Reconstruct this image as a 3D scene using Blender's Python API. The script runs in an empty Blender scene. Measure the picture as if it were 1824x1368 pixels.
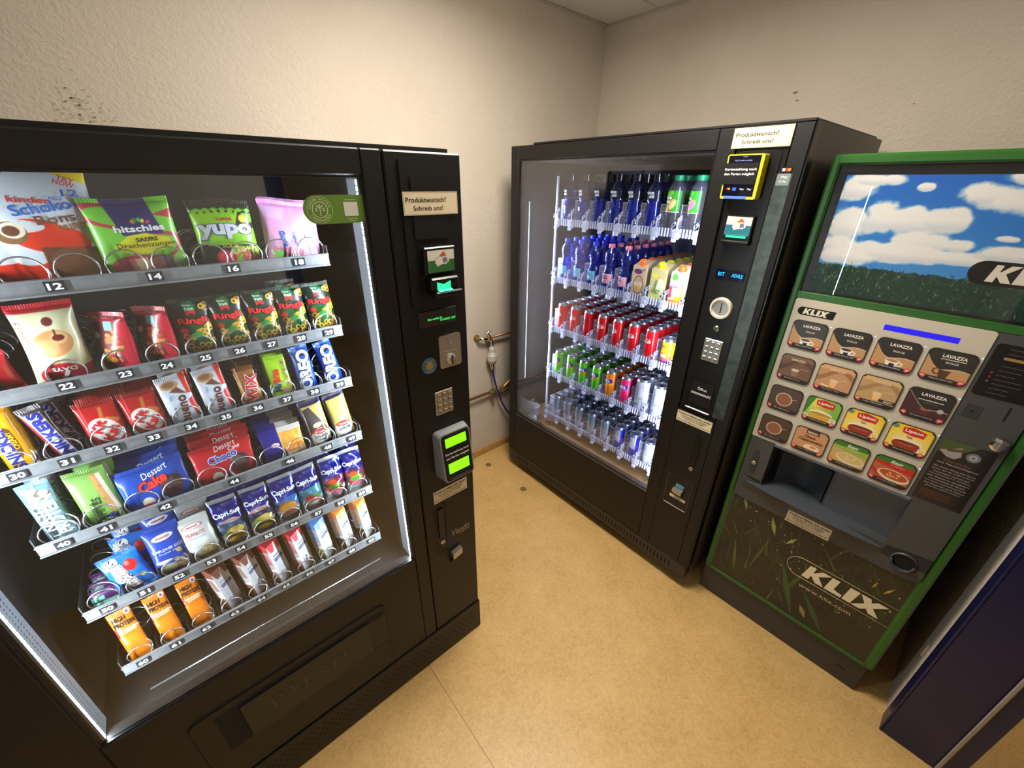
import bpy, math, random
import numpy as np
from mathutils import Matrix, Vector
S = bpy.context.scene
COL = S.collection
random.seed(7); RNG = np.random.default_rng(7)
R = math.radians

# ---------------------------------------------------------------- camera, light, exposure
F_PX, W_PX = 718.93, 1824.0
pit, rol, yaw = R(26.4254), R(0.6061), R(48.8289)
fwd = Vector((math.cos(yaw)*math.cos(pit), math.sin(yaw)*math.cos(pit), -math.sin(pit)))
rgt0 = Vector((math.sin(yaw), -math.cos(yaw), 0)); up0 = rgt0.cross(fwd)
rgt = math.cos(rol)*rgt0+math.sin(rol)*up0; upv = -math.sin(rol)*rgt0+math.cos(rol)*up0
cd = bpy.data.cameras.new('camera'); cam = bpy.data.objects.new('camera', cd); COL.objects.link(cam)
cd.sensor_width = 36; cd.sensor_fit = 'HORIZONTAL'; cd.lens = F_PX/W_PX*36; cd.clip_start = .02
M = Matrix((rgt, upv, -fwd)).transposed().to_4x4(); M.translation = Vector((-.648, -.9437, 1.766)); cam.matrix_world = M
S.camera = cam
w = bpy.data.worlds.new('world'); S.world = w; w.use_nodes = True
w.node_tree.nodes['Background'].inputs[0].default_value = (.55, .6, .7, 1); w.node_tree.nodes['Background'].inputs[1].default_value = .03
S.view_settings.view_transform = 'Standard'; S.view_settings.look = 'None'; S.view_settings.gamma = 1
S.view_settings.use_curve_mapping = False
S.view_settings.exposure = 0.0
S.cycles.transparent_max_bounces = 40; S.cycles.max_bounces = 9; S.cycles.caustics_reflective = False; S.cycles.caustics_refractive = False
S.cycles.sample_clamp_indirect = 4
def area(name, loc, size, size_y, watts, col, rot=(0, 0, 0), spread=180):
    l = bpy.data.lights.new(name, 'AREA'); l.shape = 'RECTANGLE'; l.size = size; l.size_y = size_y; l.energy = watts; l.color = col; l.spread = R(spread)
    o = bpy.data.objects.new(name, l); COL.objects.link(o); o.location = loc; o.rotation_euler = rot; return o
LAMP = (.30, -.06)
area('room_lamp_light', (LAMP[0], LAMP[1], 2.505), .48, .48, 34, (1, .91, .79))
area('corridor_lamp_light', (1.5, -2.3, 2.565), 1.1, .25, 70, (1, .87, .66))

# ---------------------------------------------------------------- colours and materials
def lin(c):
    c = np.asarray(c, float)/255.
    return np.where(c <= .04045, c/12.92, ((c+.055)/1.055)**2.4)
def L4(c): return tuple(float(v) for v in lin(c))+(1,)
MATS = {}
def mat(name, col=(128, 128, 128), rough=.5, metal=0, emit=0, bump=0, bscale=200, vary=0, vscale=8, coat=0, spec=.5, attr=None, ecol=None):
    if name in MATS: return MATS[name]
    m = bpy.data.materials.new(name); m.use_nodes = True; nt = m.node_tree; b = nt.nodes['Principled BSDF']
    b.inputs['Base Color'].default_value = L4(col); b.inputs['Roughness'].default_value = rough; b.inputs['Metallic'].default_value = metal
    b.inputs['Specular IOR Level'].default_value = spec
    if coat: b.inputs['Coat Weight'].default_value = coat; b.inputs['Coat Roughness'].default_value = .06
    if emit: b.inputs['Emission Color'].default_value = L4(ecol or col); b.inputs['Emission Strength'].default_value = emit
    tc = nt.nodes.new('ShaderNodeTexCoord')
    if attr:
        a = nt.nodes.new('ShaderNodeAttribute'); a.attribute_name = attr; nt.links.new(a.outputs['Color'], b.inputs['Base Color'])
    elif vary:
        n = nt.nodes.new('ShaderNodeTexNoise'); n.inputs['Scale'].default_value = vscale; n.inputs['Detail'].default_value = 5
        nt.links.new(tc.outputs['Object'], n.inputs['Vector'])
        r = nt.nodes.new('ShaderNodeValToRGB'); r.color_ramp.elements[0].position = .3; r.color_ramp.elements[1].position = .7
        c = np.array(col, float); r.color_ramp.elements[0].color = L4(np.clip(c*(1-vary), 0, 255)); r.color_ramp.elements[1].color = L4(np.clip(c*(1+vary), 0, 255))
        nt.links.new(n.outputs['Fac'], r.inputs['Fac']); nt.links.new(r.outputs['Color'], b.inputs['Base Color'])
    if bump:
        n = nt.nodes.new('ShaderNodeTexNoise'); n.inputs['Scale'].default_value = bscale; n.inputs['Detail'].default_value = 3
        nt.links.new(tc.outputs['Object'], n.inputs['Vector'])
        bp = nt.nodes.new('ShaderNodeBump'); bp.inputs['Strength'].default_value = bump; bp.inputs['Distance'].default_value = .002
        nt.links.new(n.outputs['Fac'], bp.inputs['Height']); nt.links.new(bp.outputs['Normal'], b.inputs['Normal'])
    MATS[name] = m; return m
def clear(name, tint=(235, 240, 245), gloss=.08, rough=.02, body=0, bcol=(220, 225, 240), fres=1.45):
    """see-through sheet: straight transmission with a fresnel reflection, optional milky body"""
    if name in MATS: return MATS[name]
    m = bpy.data.materials.new(name); m.use_nodes = True; nt = m.node_tree; nt.nodes.clear()
    o = nt.nodes.new('ShaderNodeOutputMaterial'); t = nt.nodes.new('ShaderNodeBsdfTransparent'); t.inputs[0].default_value = L4(tint)
    g = nt.nodes.new('ShaderNodeBsdfGlossy'); g.inputs['Roughness'].default_value = rough; g.inputs['Color'].default_value = (1, 1, 1, 1)
    fr = nt.nodes.new('ShaderNodeFresnel'); fr.inputs['IOR'].default_value = fres
    ad = nt.nodes.new('ShaderNodeMath'); ad.operation = 'ADD'; ad.use_clamp = True; ad.inputs[1].default_value = gloss; nt.links.new(fr.outputs[0], ad.inputs[0])
    ge = nt.nodes.new('ShaderNodeNewGeometry'); ma = nt.nodes.new('ShaderNodeMath'); ma.operation = 'MULTIPLY_ADD'; ma.inputs[1].default_value = 1/fres-fres; ma.inputs[2].default_value = fres  # same grazing reflection from both sides of the sheet
    nt.links.new(ge.outputs['Backfacing'], ma.inputs[0]); nt.links.new(ma.outputs[0], fr.inputs['IOR'])
    mx = nt.nodes.new('ShaderNodeMixShader'); base = t.outputs[0]
    if body:
        d = nt.nodes.new('ShaderNodeBsdfDiffuse'); d.inputs[0].default_value = L4(bcol)
        m2 = nt.nodes.new('ShaderNodeMixShader'); m2.inputs[0].default_value = body
        nt.links.new(t.outputs[0], m2.inputs[1]); nt.links.new(d.outputs[0], m2.inputs[2]); base = m2.outputs[0]
    nt.links.new(ad.outputs[0], mx.inputs[0]); nt.links.new(base, mx.inputs[1]); nt.links.new(g.outputs[0], mx.inputs[2]); nt.links.new(mx.outputs[0], o.inputs[0])
    MATS[name] = m; return m

# ---------------------------------------------------------------- mesh helper
class MB:
    def __init__(s): s.v = []; s.f = []; s.m = []; s.mats = []; s.smooth = []
    def mi(s, m):
        if m not in s.mats: s.mats.append(m)
        return s.mats.index(m)
    def add(s, vs, fs, m, smooth=False):
        o = len(s.v); s.v += [tuple(map(float, v)) for v in vs]; k = s.mi(m)
        for f in fs: s.f.append(tuple(o+i for i in f)); s.m.append(k); s.smooth.append(smooth)
        return s
    def box(s, x0, x1, y0, y1, z0, z1, m, bev=0):
        if x0 > x1: x0, x1 = x1, x0
        if y0 > y1: y0, y1 = y1, y0
        if z0 > z1: z0, z1 = z1, z0
        b = min(bev, (x1-x0)/2.01, (y1-y0)/2.01, (z1-z0)/2.01)
        if b <= 0:
            v = [(x, y, z) for x in (x0, x1) for y in (y0, y1) for z in (z0, z1)]
            return s.add(v, [(0, 1, 3, 2), (4, 6, 7, 5), (0, 4, 5, 1), (2, 3, 7, 6), (0, 2, 6, 4), (1, 5, 7, 3)], m)
        v = []; idx = {}
        for i, x in enumerate((x0, x1)):
            for j, y in enumerate((y0, y1)):
                for k, z in enumerate((z0, z1)):
                    sx, sy, sz = (b, -b)[i], (b, -b)[j], (b, -b)[k]
                    idx[i, j, k, 0] = len(v); v.append((x, y+sy, z+sz))
                    idx[i, j, k, 1] = len(v); v.append((x+sx, y, z+sz))
                    idx[i, j, k, 2] = len(v); v.append((x+sx, y+sy, z))
        f = []
        for i in (0, 1):
            q = [idx[i, 0, 0, 0], idx[i, 0, 1, 0], idx[i, 1, 1, 0], idx[i, 1, 0, 0]]; f.append(q if i == 0 else q[::-1])
            q = [idx[0, i, 0, 1], idx[1, i, 0, 1], idx[1, i, 1, 1], idx[0, i, 1, 1]]; f.append(q if i == 0 else q[::-1])
            q = [idx[0, 0, i, 2], idx[0, 1, i, 2], idx[1, 1, i, 2], idx[1, 0, i, 2]]; f.append(q if i == 0 else q[::-1])
        for a in (0, 1):
            for c in (0, 1):
                f.append([idx[a, c, 0, 0], idx[a, c, 0, 1], idx[a, c, 1, 1], idx[a, c, 1, 0]][::(1 if (a+c) % 2 == 0 else -1)])
                f.append([idx[a, 0, c, 0], idx[a, 1, c, 0], idx[a, 1, c, 2], idx[a, 0, c, 2]][::(1 if (a+c) % 2 == 0 else -1)])
                f.append([idx[0, a, c, 1], idx[1, a, c, 1], idx[1, a, c, 2], idx[0, a, c, 2]][::(1 if (a+c) % 2 == 1 else -1)])
        for i in (0, 1):
            for j in (0, 1):
                for k in (0, 1):
                    t = [idx[i, j, k, 0], idx[i, j, k, 1], idx[i, j, k, 2]]; f.append(t if (i+j+k) % 2 == 0 else t[::-1])
        return s.add(v, f, m)
    def lathe(s, prof, m, n=20, c=(0, 0, 0), ax='z', smooth=True, caps=True, ring_mats=None):
        """prof: (radius, height) pairs"""
        def P(r, h, a):
            x, y = r*math.cos(a), r*math.sin(a)
            return {'z': (c[0]+x, c[1]+y, c[2]+h), 'y': (c[0]+x, c[1]+h, c[2]+y), 'x': (c[0]+h, c[1]+x, c[2]+y)}[ax]
        v = [P(r, h, 2*math.pi*i/n) for r, h in prof for i in range(n)]
        for k in range(len(prof)-1):
            fs = [(k*n+i, k*n+(i+1) % n, (k+1)*n+(i+1) % n, (k+1)*n+i) for i in range(n)]
            mm = ring_mats[k] if ring_mats else m
            o = [v[j] for j in range(k*n, (k+2)*n)]
            s.add(o, [tuple(j-k*n for j in f) for f in fs], mm, smooth)
        if caps:
            for k, rev in ((0, True), (len(prof)-1, False)):
                ring = v[k*n:(k+1)*n]
                if prof[k][0] > 1e-6: s.add(ring, [tuple(range(n))[::-1] if rev else tuple(range(n))], ring_mats[min(k, len(prof)-2)] if ring_mats else m)
        return s
    def tube(s, pts, r, m, n=8, cap=True):
        pts = [Vector(p) for p in pts]; rings = []; nrm = None
        for i, p in enumerate(pts):
            t = (pts[min(i+1, len(pts)-1)]-pts[max(i-1, 0)]).normalized()
            if nrm is None:
                nrm = t.orthogonal().normalized()
            nrm = (nrm-t*nrm.dot(t)).normalized(); b = t.cross(nrm)
            rr = r[i] if isinstance(r, (list, tuple)) else r
            rings.append([p+nrm*math.cos(2*math.pi*k/n)*rr+b*math.sin(2*math.pi*k/n)*rr for k in range(n)])
        v = [q for g in rings for q in g]
        f = [(i*n+k, i*n+(k+1) % n, (i+1)*n+(k+1) % n, (i+1)*n+k) for i in range(len(pts)-1) for k in range(n)]
        if cap: f += [tuple(range(n))[::-1], tuple(range((len(pts)-1)*n, len(pts)*n))]
        return s.add(v, f, m, True)
    def prism(s, poly, y0, y1, m):
        """poly of (x,z), extruded in y"""
        n = len(poly); v = [(x, y0, z) for x, z in poly]+[(x, y1, z) for x, z in poly]
        f = [tuple(range(n)), tuple(range(n, 2*n))[::-1]]+[(i, i+n, (i+1) % n+n, (i+1) % n) for i in range(n)]
        return s.add(v, f, m)
    def frame(s, x0, x1, z0, z1, X0, X1, Z0, Z1, y0, y1, m, bev=0):
        """rectangular ring: inner x0..x1,z0..z1; outer X0..X1,Z0..Z1"""
        s.box(X0, x0, y0, y1, Z0, Z1, m, bev); s.box(x1, X1, y0, y1, Z0, Z1, m, bev)
        s.box(x0, x1, y0, y1, z1, Z1, m, bev); s.box(x0, x1, y0, y1, Z0, z0, m, bev); return s
    def build(s, name, parent=None, loc=None, rot=None):
        me = bpy.data.meshes.new(name); me.from_pydata(s.v, [], s.f)
        for m in s.mats: me.materials.append(m)
        me.polygons.foreach_set('material_index', s.m); me.polygons.foreach_set('use_smooth', s.smooth); me.update()
        o = bpy.data.objects.new(name, me); COL.objects.link(o)
        if parent: o.parent = parent
        if loc: o.location = loc
        if rot: o.rotation_euler = rot
        return o
def rrect(x0, x1, z0, z1, r, n=5):
    p = []
    for cx, cz, a in ((x1-r, z1-r, 0), (x0+r, z1-r, 90), (x0+r, z0+r, 180), (x1-r, z0+r, 270)):
        p += [(cx+r*math.cos(R(a+90*i/n)), cz+r*math.sin(R(a+90*i/n))) for i in range(n+1)]
    return p
def tag(o, label=None, cat=None, group=None, kind=None):
    if label: o['label'] = label
    if cat: o['category'] = cat
    if group: o['group'] = group
    if kind: o['kind'] = kind
    return o
def empty(name, M=None):
    o = bpy.data.objects.new(name, None); COL.objects.link(o)
    if M is not None: o.matrix_world = M
    return o
def struct(o): o['kind'] = 'structure'; return o
KIDS = {}
def kid(o, p): KIDS.setdefault(p.name, []).append(o); return o
def dup(root, M):
    """copy a thing and each of its parts and sub-parts"""
    r = root.copy(); COL.objects.link(r); r.matrix_world = M
    for ch in root.children:
        c = ch.copy(); COL.objects.link(c); c.parent = r
        for g in ch.children:
            h = g.copy(); COL.objects.link(h); h.parent = c
    return r

# ---------------------------------------------------------------- lettering
_tc = {}
def glyphs(txt, bold=0, shear=0, sp=1.0):
    """2D triangles of a text, unit size, centred; returns verts, faces, width, height"""
    k = (txt, bold, shear, sp)
    if k in _tc: return _tc[k]
    c = bpy.data.curves.new('t', 'FONT'); c.body = txt; c.size = 1; c.offset = bold; c.shear = shear; c.space_character = sp
    c.resolution_u = 3; c.align_x = 'LEFT'
    o = bpy.data.objects.new('t', c); me = o.to_mesh()
    v = np.zeros(len(me.vertices)*3); me.vertices.foreach_get('co', v); v = v.reshape(-1, 3)[:, :2]
    f = [tuple(p.vertices) for p in me.polygons]
    o.to_mesh_clear(); bpy.data.objects.remove(o); bpy.data.curves.remove(c)
    if len(v):
        lo, hi = v.min(0), v.max(0); v = v-(lo+hi)/2; wd, ht = hi-lo
    else: wd = ht = 0
    _tc[k] = (v, f, wd, ht); return _tc[k]
def text2d(txt, cx, cz, h=None, w=None, rot=0, bold=.01, shear=0, squash=1, sp=1.0):
    v, f, wd, ht = glyphs(txt, bold, shear, sp)
    s = (h/ht) if h else (w/wd); sx = (w/wd) if (w and h) else s*squash
    v = v*[sx, s]; a = R(rot); ca, sa = math.cos(a), math.sin(a)
    return [(cx+x*ca-y*sa, cz+x*sa+y*ca) for x, y in v], f
def fine(v, f, mx=.0035):
    """split long glyph triangles so that lettering follows a curved wrapper"""
    v = [tuple(p) for p in v]; out = []; mid = {}
    st = [(t[0], t[i], t[i+1]) for t in f for i in range(1, len(t)-1)]
    def M_(a, b):
        k = (min(a, b), max(a, b))
        if k not in mid: mid[k] = len(v); v.append(((v[a][0]+v[b][0])/2, (v[a][1]+v[b][1])/2))
        return mid[k]
    while st:
        a, b, c = st.pop(); L_ = [math.dist(v[a], v[b]), math.dist(v[b], v[c]), math.dist(v[c], v[a])]; k = L_.index(max(L_))
        if L_[k] <= mx: out.append((a, b, c)); continue
        if k == 0: m_ = M_(a, b); st += [(a, m_, c), (m_, b, c)]
        elif k == 1: m_ = M_(b, c); st += [(a, b, m_), (a, m_, c)]
        else: m_ = M_(c, a); st += [(a, b, m_), (m_, b, c)]
    return v, out
def put_text(mb, txt, cx, cz, m, y=-.0006, S=None, off=.0010, **k):
    v, f = text2d(txt, cx, cz, **k)
    if S:
        v, f = fine(v, f); mb.add([S(x, z, off) for x, z in v], f, m)
    else: mb.add([(x, y, z) for x, z in v], f, m)
    return mb
def ink(c): return mat('ink_%d_%d_%d' % tuple(c), c, .6, spec=.2)

# ---------------------------------------------------------------- printed art: a little raster painter, stored as a colour attribute
class Canvas:
    def __init__(s, w, h, res=.0012, ss=2, base=(200, 200, 200), x0=None, z0=0):
        s.nx = max(2, int(round(w/res))+1); s.nz = max(2, int(round(h/res))+1); s.ss = ss; s.w = w; s.h = h
        s.x0 = -w/2 if x0 is None else x0; s.z0 = z0
        X = np.linspace(0, w, s.nx*ss)+s.x0; Z = np.linspace(0, h, s.nz*ss)+s.z0
        s.X, s.Z = np.meshgrid(X, Z); s.c = np.empty(s.X.shape+(3,)); s.c[:] = base
    def put(s, mask, col, a=1):
        m = (mask*a)[..., None] if mask.dtype != bool else (mask[..., None]*float(a))
        s.c = s.c*(1-m)+np.array(col, float)*m; return s
    def rect(s, x0, x1, z0, z1, col, rot=0, a=1):
        cx, cz = (x0+x1)/2, (z0+z1)/2; X, Z = s.rot(cx, cz, rot)
        return s.put((abs(X) <= abs(x1-x0)/2) & (abs(Z) <= abs(z1-z0)/2), col, a)
    def rot(s, cx, cz, r):
        X, Z = s.X-cx, s.Z-cz; c, d = math.cos(R(r)), math.sin(R(r)); return X*c+Z*d, -X*d+Z*c
    def ell(s, cx, cz, rx, rz, col, rot=0, a=1, soft=0):
        X, Z = s.rot(cx, cz, rot); q = (X/rx)**2+(Z/rz)**2
        return s.put(np.clip((1-q)/max(soft, 1e-6), 0, 1) if soft else q <= 1, col, a)
    def ring(s, cx, cz, rx, rz, t, col, rot=0, a=1):
        X, Z = s.rot(cx, cz, rot); q = np.sqrt((X/rx)**2+(Z/rz)**2); return s.put(abs(q-1) < t, col, a)
    def poly(s, pts, col, a=1):
        m = np.zeros(s.X.shape, bool); n = len(pts)
        for i in range(n):
            (x1, y1), (x2, y2) = pts[i], pts[(i+1) % n]
            if y1 == y2: continue
            c = ((y1 > s.Z) != (y2 > s.Z)) & (s.X < (x2-x1)*(s.Z-y1)/(y2-y1)+x1); m ^= c
        return s.put(m, col, a)
    def noise(s, scale, seed=0, octv=4):
        r = np.random.default_rng(seed); out = np.zeros(s.X.shape); amp = 1; tot = 0
        for o in range(octv):
            f = scale/2**o; gx = (s.X-s.x0)/f; gz = (s.Z-s.z0)/f; t = r.random((int(gz.max())+3, int(gx.max())+3))
            ix, iz = gx.astype(int), gz.astype(int); fx, fz = gx-ix, gz-iz; fx = fx*fx*(3-2*fx); fz = fz*fz*(3-2*fz)
            v = (t[iz, ix]*(1-fx)+t[iz, ix+1]*fx)*(1-fz)+(t[iz+1, ix]*(1-fx)+t[iz+1, ix+1]*fx)*fz
            out += v*amp; tot += amp; amp *= .55
        return out/tot
    def grad(s, c0, c1, lo=None, hi=None, ax='z'):
        A = s.Z if ax == 'z' else s.X; a0 = (s.z0 if ax == 'z' else s.x0) if lo is None else lo; a1 = (s.z0+s.h if ax == 'z' else s.x0+s.w) if hi is None else hi
        t = np.clip((A-a0)/(a1-a0), 0, 1)[..., None]; s.c = np.array(c0)*(1-t)+np.array(c1)*t; return s
    def out(s):
        k = s.ss; c = s.c.reshape(s.nz, k, s.nx, k, 3).mean((1, 3)); return lin(np.clip(c, 0, 255)).reshape(-1, 3)
def printed(name, cv, Sf, m, parent=None, back=None, extra=None):
    """grid mesh of the canvas mapped by Sf(x,z)->(x,y,z) arrays; colours go to attribute 'print'"""
    nx, nz = cv.nx, cv.nz
    X, Z = np.meshgrid(np.linspace(0, cv.w, nx)+cv.x0, np.linspace(0, cv.h, nz)+cv.z0)
    P = np.stack(Sf(X.ravel(), Z.ravel()), 1); i = np.arange(nx*nz).reshape(nz, nx)
    F = np.stack([i[:-1, :-1].ravel(), i[:-1, 1:].ravel(), i[1:, 1:].ravel(), i[1:, :-1].ravel()], 1)
    C = cv.out()
    if back is not None:
        kx = np.unique(np.linspace(0, nx-1, max(3, nx//4)).astype(int)); kz = np.unique(np.linspace(0, nz-1, max(3, nz//4)).astype(int))
        Xb, Zb = np.meshgrid((X[0])[kx], (Z[:, 0])[kz]); Pb = np.stack(back(Xb.ravel(), Zb.ravel()), 1); n0 = len(P)
        ib = np.arange(len(kx)*len(kz)).reshape(len(kz), len(kx))+n0
        Fb = np.stack([ib[:-1, :-1].ravel(), ib[1:, :-1].ravel(), ib[1:, 1:].ravel(), ib[:-1, 1:].ravel()], 1)
        P = np.concatenate([P, Pb]); F = np.concatenate([F, Fb]); C = np.concatenate([C, C.reshape(nz, nx, 3)[np.ix_(kz, kx)].reshape(-1, 3)])
    me = bpy.data.meshes.new(name); me.vertices.add(len(P)); me.vertices.foreach_set('co', P.astype(np.float32).ravel())
    me.loops.add(len(F)*4); me.loops.foreach_set('vertex_index', F.astype(np.int32).ravel())
    me.polygons.add(len(F)); me.polygons.foreach_set('loop_start', np.arange(0, len(F)*4, 4, dtype=np.int32)); me.polygons.foreach_set('loop_total', np.full(len(F), 4, np.int32))
    me.polygons.foreach_set('use_smooth', np.ones(len(F), bool)); me.update(calc_edges=True)
    at = me.color_attributes.new('print', 'FLOAT_COLOR', 'POINT'); at.data.foreach_set('color', np.concatenate([C, np.ones((len(C), 1))], 1).astype(np.float32).ravel())
    me.materials.append(m); me.update()
    o = bpy.data.objects.new(name, me); COL.objects.link(o)
    if parent: o.parent = parent
    return o
def flat(y): return lambda x, z: (x, np.full_like(x, y), z)
FILM = mat('printed_film', rough=.28, attr='print', coat=.25)
PAPER = mat('printed_card', rough=.5, attr='print')
GLOSS = mat('printed_gloss', rough=.2, attr='print', coat=.4)
WHITE = ink((240, 240, 236)); BLACK = ink((22, 22, 24))
# ================================================================ the room
WX, WY, WH, WF = 1.768, 1.009, 2.595, -1.26
BLK = mat('black_textured_steel', (19, 18, 18), .42, bump=.25, bscale=900, spec=.35)
BLK2 = mat('black_smooth_plastic', (19, 18, 18), .3, spec=.4)
DARK = mat('dark_interior', (30, 29, 29), .5)
GAP = mat('gap_black', (5, 5, 5), .8)
STEEL = mat('brushed_steel', (190, 186, 176), .32, metal=.85)
CHROME = mat('chrome', (225, 225, 225), .12, metal=1)
GREYP = mat('grey_plastic', (150, 150, 148), .45)
def wall_mat():
    m = mat('painted_plaster', (206, 196, 182), .85, spec=.2); nt = m.node_tree; b = nt.nodes['Principled BSDF']
    tc = nt.nodes.new('ShaderNodeTexCoord'); n = nt.nodes.new('ShaderNodeTexNoise'); n.inputs['Scale'].default_value = 75; n.inputs['Detail'].default_value = 3; n.inputs['Distortion'].default_value = .6
    v = nt.nodes.new('ShaderNodeTexNoise'); v.inputs['Scale'].default_value = 1.6; v.inputs['Detail'].default_value = 6
    nt.links.new(tc.outputs['Object'], n.inputs['Vector']); nt.links.new(tc.outputs['Object'], v.inputs['Vector'])
    r = nt.nodes.new('ShaderNodeValToRGB'); r.color_ramp.elements[0].position = .35; r.color_ramp.elements[1].position = .65
    nt.links.new(n.outputs['Fac'], r.inputs['Fac'])
    bp = nt.nodes.new('ShaderNodeBump'); bp.inputs['Strength'].default_value = .65; bp.inputs['Distance'].default_value = .0018
    nt.links.new(r.outputs['Color'], bp.inputs['Height']); nt.links.new(bp.outputs['Normal'], b.inputs['Normal'])
    q = nt.nodes.new('ShaderNodeValToRGB'); q.color_ramp.elements[0].position = .3; q.color_ramp.elements[1].position = .7
    q.color_ramp.elements[0].color = L4((200, 190, 176)); q.color_ramp.elements[1].color = L4((212, 203, 190))
    nt.links.new(v.outputs['Fac'], q.inputs['Fac']); nt.links.new(q.outputs['Color'], b.inputs['Base Color'])
    return m
WALL = wall_mat()
def floor_mat():
    m = mat('marbled_linoleum', (200, 165, 110), .38, spec=.35); nt = m.node_tree; b = nt.nodes['Principled BSDF']; N = nt.nodes.new; L = nt.links.new
    tc = N('ShaderNodeTexCoord')
    def noise(sc, det, dist=0, rough=.6):
        n = N('ShaderNodeTexNoise'); n.inputs['Scale'].default_value = sc; n.inputs['Detail'].default_value = det; n.inputs['Distortion'].default_value = dist; n.inputs['Roughness'].default_value = rough
        L(tc.outputs['Object'], n.inputs['Vector']); return n
    def ramp(src, p0, p1, c0, c1):
        r = N('ShaderNodeValToRGB'); r.color_ramp.elements[0].position = p0; r.color_ramp.elements[1].position = p1; r.color_ramp.elements[0].color = c0; r.color_ramp.elements[1].color = c1
        L(src, r.inputs['Fac']); return r
    def mix(fac, a, bb, mode='MIX'):
        x = N('ShaderNodeMix'); x.data_type = 'RGBA'; x.blend_type = mode
        if isinstance(fac, float): x.inputs[0].default_value = fac
        else: L(fac, x.inputs[0])
        L(a, x.inputs[6])
        if isinstance(bb, tuple): x.inputs[7].default_value = bb
        else: L(bb, x.inputs[7])
        return x.outputs[2]
    big = ramp(noise(5, 8, 0, .7).outputs['Fac'], .35, .68, L4((192, 154, 92)), L4((212, 174, 112)))
    mid = ramp(noise(70, 6, .8).outputs['Fac'], .38, .62, (0, 0, 0, 1), (1, 1, 1, 1))
    c = mix(.35, big.outputs['Color'], mix(mid.outputs['Color'], big.outputs['Color'], L4((226, 194, 136))))
    fib = noise(125, 5, 2.8, .7); fr = ramp(fib.outputs['Fac'], .35, .415, (1, 1, 1, 1), (0, 0, 0, 1))
    c = mix(fr.outputs['Color'], c, L4((146, 106, 54)))
    sp = noise(260, 2, 1.5); s2 = ramp(sp.outputs['Fac'], .29, .34, (1, 1, 1, 1), (0, 0, 0, 1)); c = mix(s2.outputs['Color'], c, L4((112, 84, 52)))
    # welded seam of the sheet, a wear mark lane of its own
    sx = N('ShaderNodeSeparateXYZ'); L(tc.outputs['Object'], sx.inputs[0])
    a = N('ShaderNodeMath'); a.operation = 'ADD'; a.inputs[1].default_value = .26; L(sx.outputs['X'], a.inputs[0])
    bb = N('ShaderNodeMath'); bb.operation = 'ABSOLUTE'; L(a.outputs[0], bb.inputs[0])
    cc = N('ShaderNodeMath'); cc.operation = 'LESS_THAN'; cc.inputs[1].default_value = .0011; L(bb.outputs[0], cc.inputs[0])
    c = mix(cc.outputs[0], c, L4((140, 104, 62)))
    L(c, b.inputs['Base Color'])
    bp = N('ShaderNodeBump'); bp.inputs['Strength'].default_value = .08; bp.inputs['Distance'].default_value = .001; L(fib.outputs['Fac'], bp.inputs['Height']); L(bp.outputs['Normal'], b.inputs['Normal'])
    return m
FLOOR = floor_mat()
m = MB(); m.box(-3.5, 5, -4.2, 1.3, -.05, 0, FLOOR); struct(m.build('floor'))
m = MB(); m.box(-1.9, WX+.1, WY, WY+.12, 0, WH+.1, WALL); struct(m.build('wall_left'))
m = MB(); m.box(WX, WX+.12, WF-.1, WY, 0, WH+.1, WALL); struct(m.build('wall_right'))
m = MB(); m.box(-1.95, -1.85, WF-.1, WY, 0, WH+.1, WALL); struct(m.build('wall_back'))
m = MB(); m.box(.93, WX, -1.395, WF, 0, WH+.1, WALL); m.box(-1.85, -.16, -1.395, WF, 0, WH+.1, WALL); m.box(-.16, .93, -1.395, WF, 2.16, WH+.1, WALL)
struct(m.build('wall_front'))
m = MB(); m.box(-3.5, 5, -4.2, -4.1, 0, WH+.1, WALL); struct(m.build('wall_far'))
m = MB(); m.box(4.9, 5, -4.1, -1.395, 0, WH+.1, WALL); m.box(-3.5, -3.4, -4.1, -1.395, 0, WH+.1, WALL); struct(m.build('wall_end'))
m = MB(); m.box(WX+.1, 5, -1.395, -1.3, 0, WH+.1, WALL); m.box(-3.5, -1.95, -1.395, -1.3, 0, WH+.1, WALL); struct(m.build('wall_side'))
# suspended ceiling of mineral tiles with shadow gaps
TILE = mat('mineral_ceiling_tile', (244, 242, 238), .9, bump=.3, bscale=260); CW = mat('ceiling_edge_white', (225, 220, 210), .6)
m = MB(); m.box(-3.5, 5, -4.2, 1.3, WH+.02, WH+.06, GAP)
def tiles(x0, x1, y0, y1, ox, oy, g=.004):
    xs = sorted({x0, x1}|{ox-.625*k for k in range(-12, 12) if x0 < ox-.625*k < x1}); ys = sorted({y0, y1}|{oy-.625*k for k in range(-12, 12) if y0 < oy-.625*k < y1})
    for a, b in zip(xs, xs[1:]):
        for c, d_ in zip(ys, ys[1:]): m.box(a+g, b-(.010 if b > 1.5 and b < 1.8 else g), c+g, d_-(.010 if d_ > .9 else g), WH, WH+.02, TILE, .003)
tiles(-1.85, WX-.02, WF, WY-.02, WX-.40, WY-.36); tiles(-3.4, 4.9, -4.1, -1.4, 0, -1.6)
m.box(-1.85, WX, WY-.02, WY-.0015, WH-.001, WH+.02, CW); m.box(WX-.02, WX-.0015, WF, WY-.02, WH-.001, WH+.02, CW)
struct(m.build('ceiling'))
WOOD = mat('ochre_linoleum_coving', (186, 146, 84), .45, vary=.08, vscale=30)
m = MB(); m.box(-1.85, WX, WY-.012, WY, 0, .055, WOOD, .003); struct(m.build('baseboard_left'))
m = MB(); m.box(WX-.012, WX, WF, WY-.012, 0, .055, WOOD, .003); struct(m.build('baseboard_right'))
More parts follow.
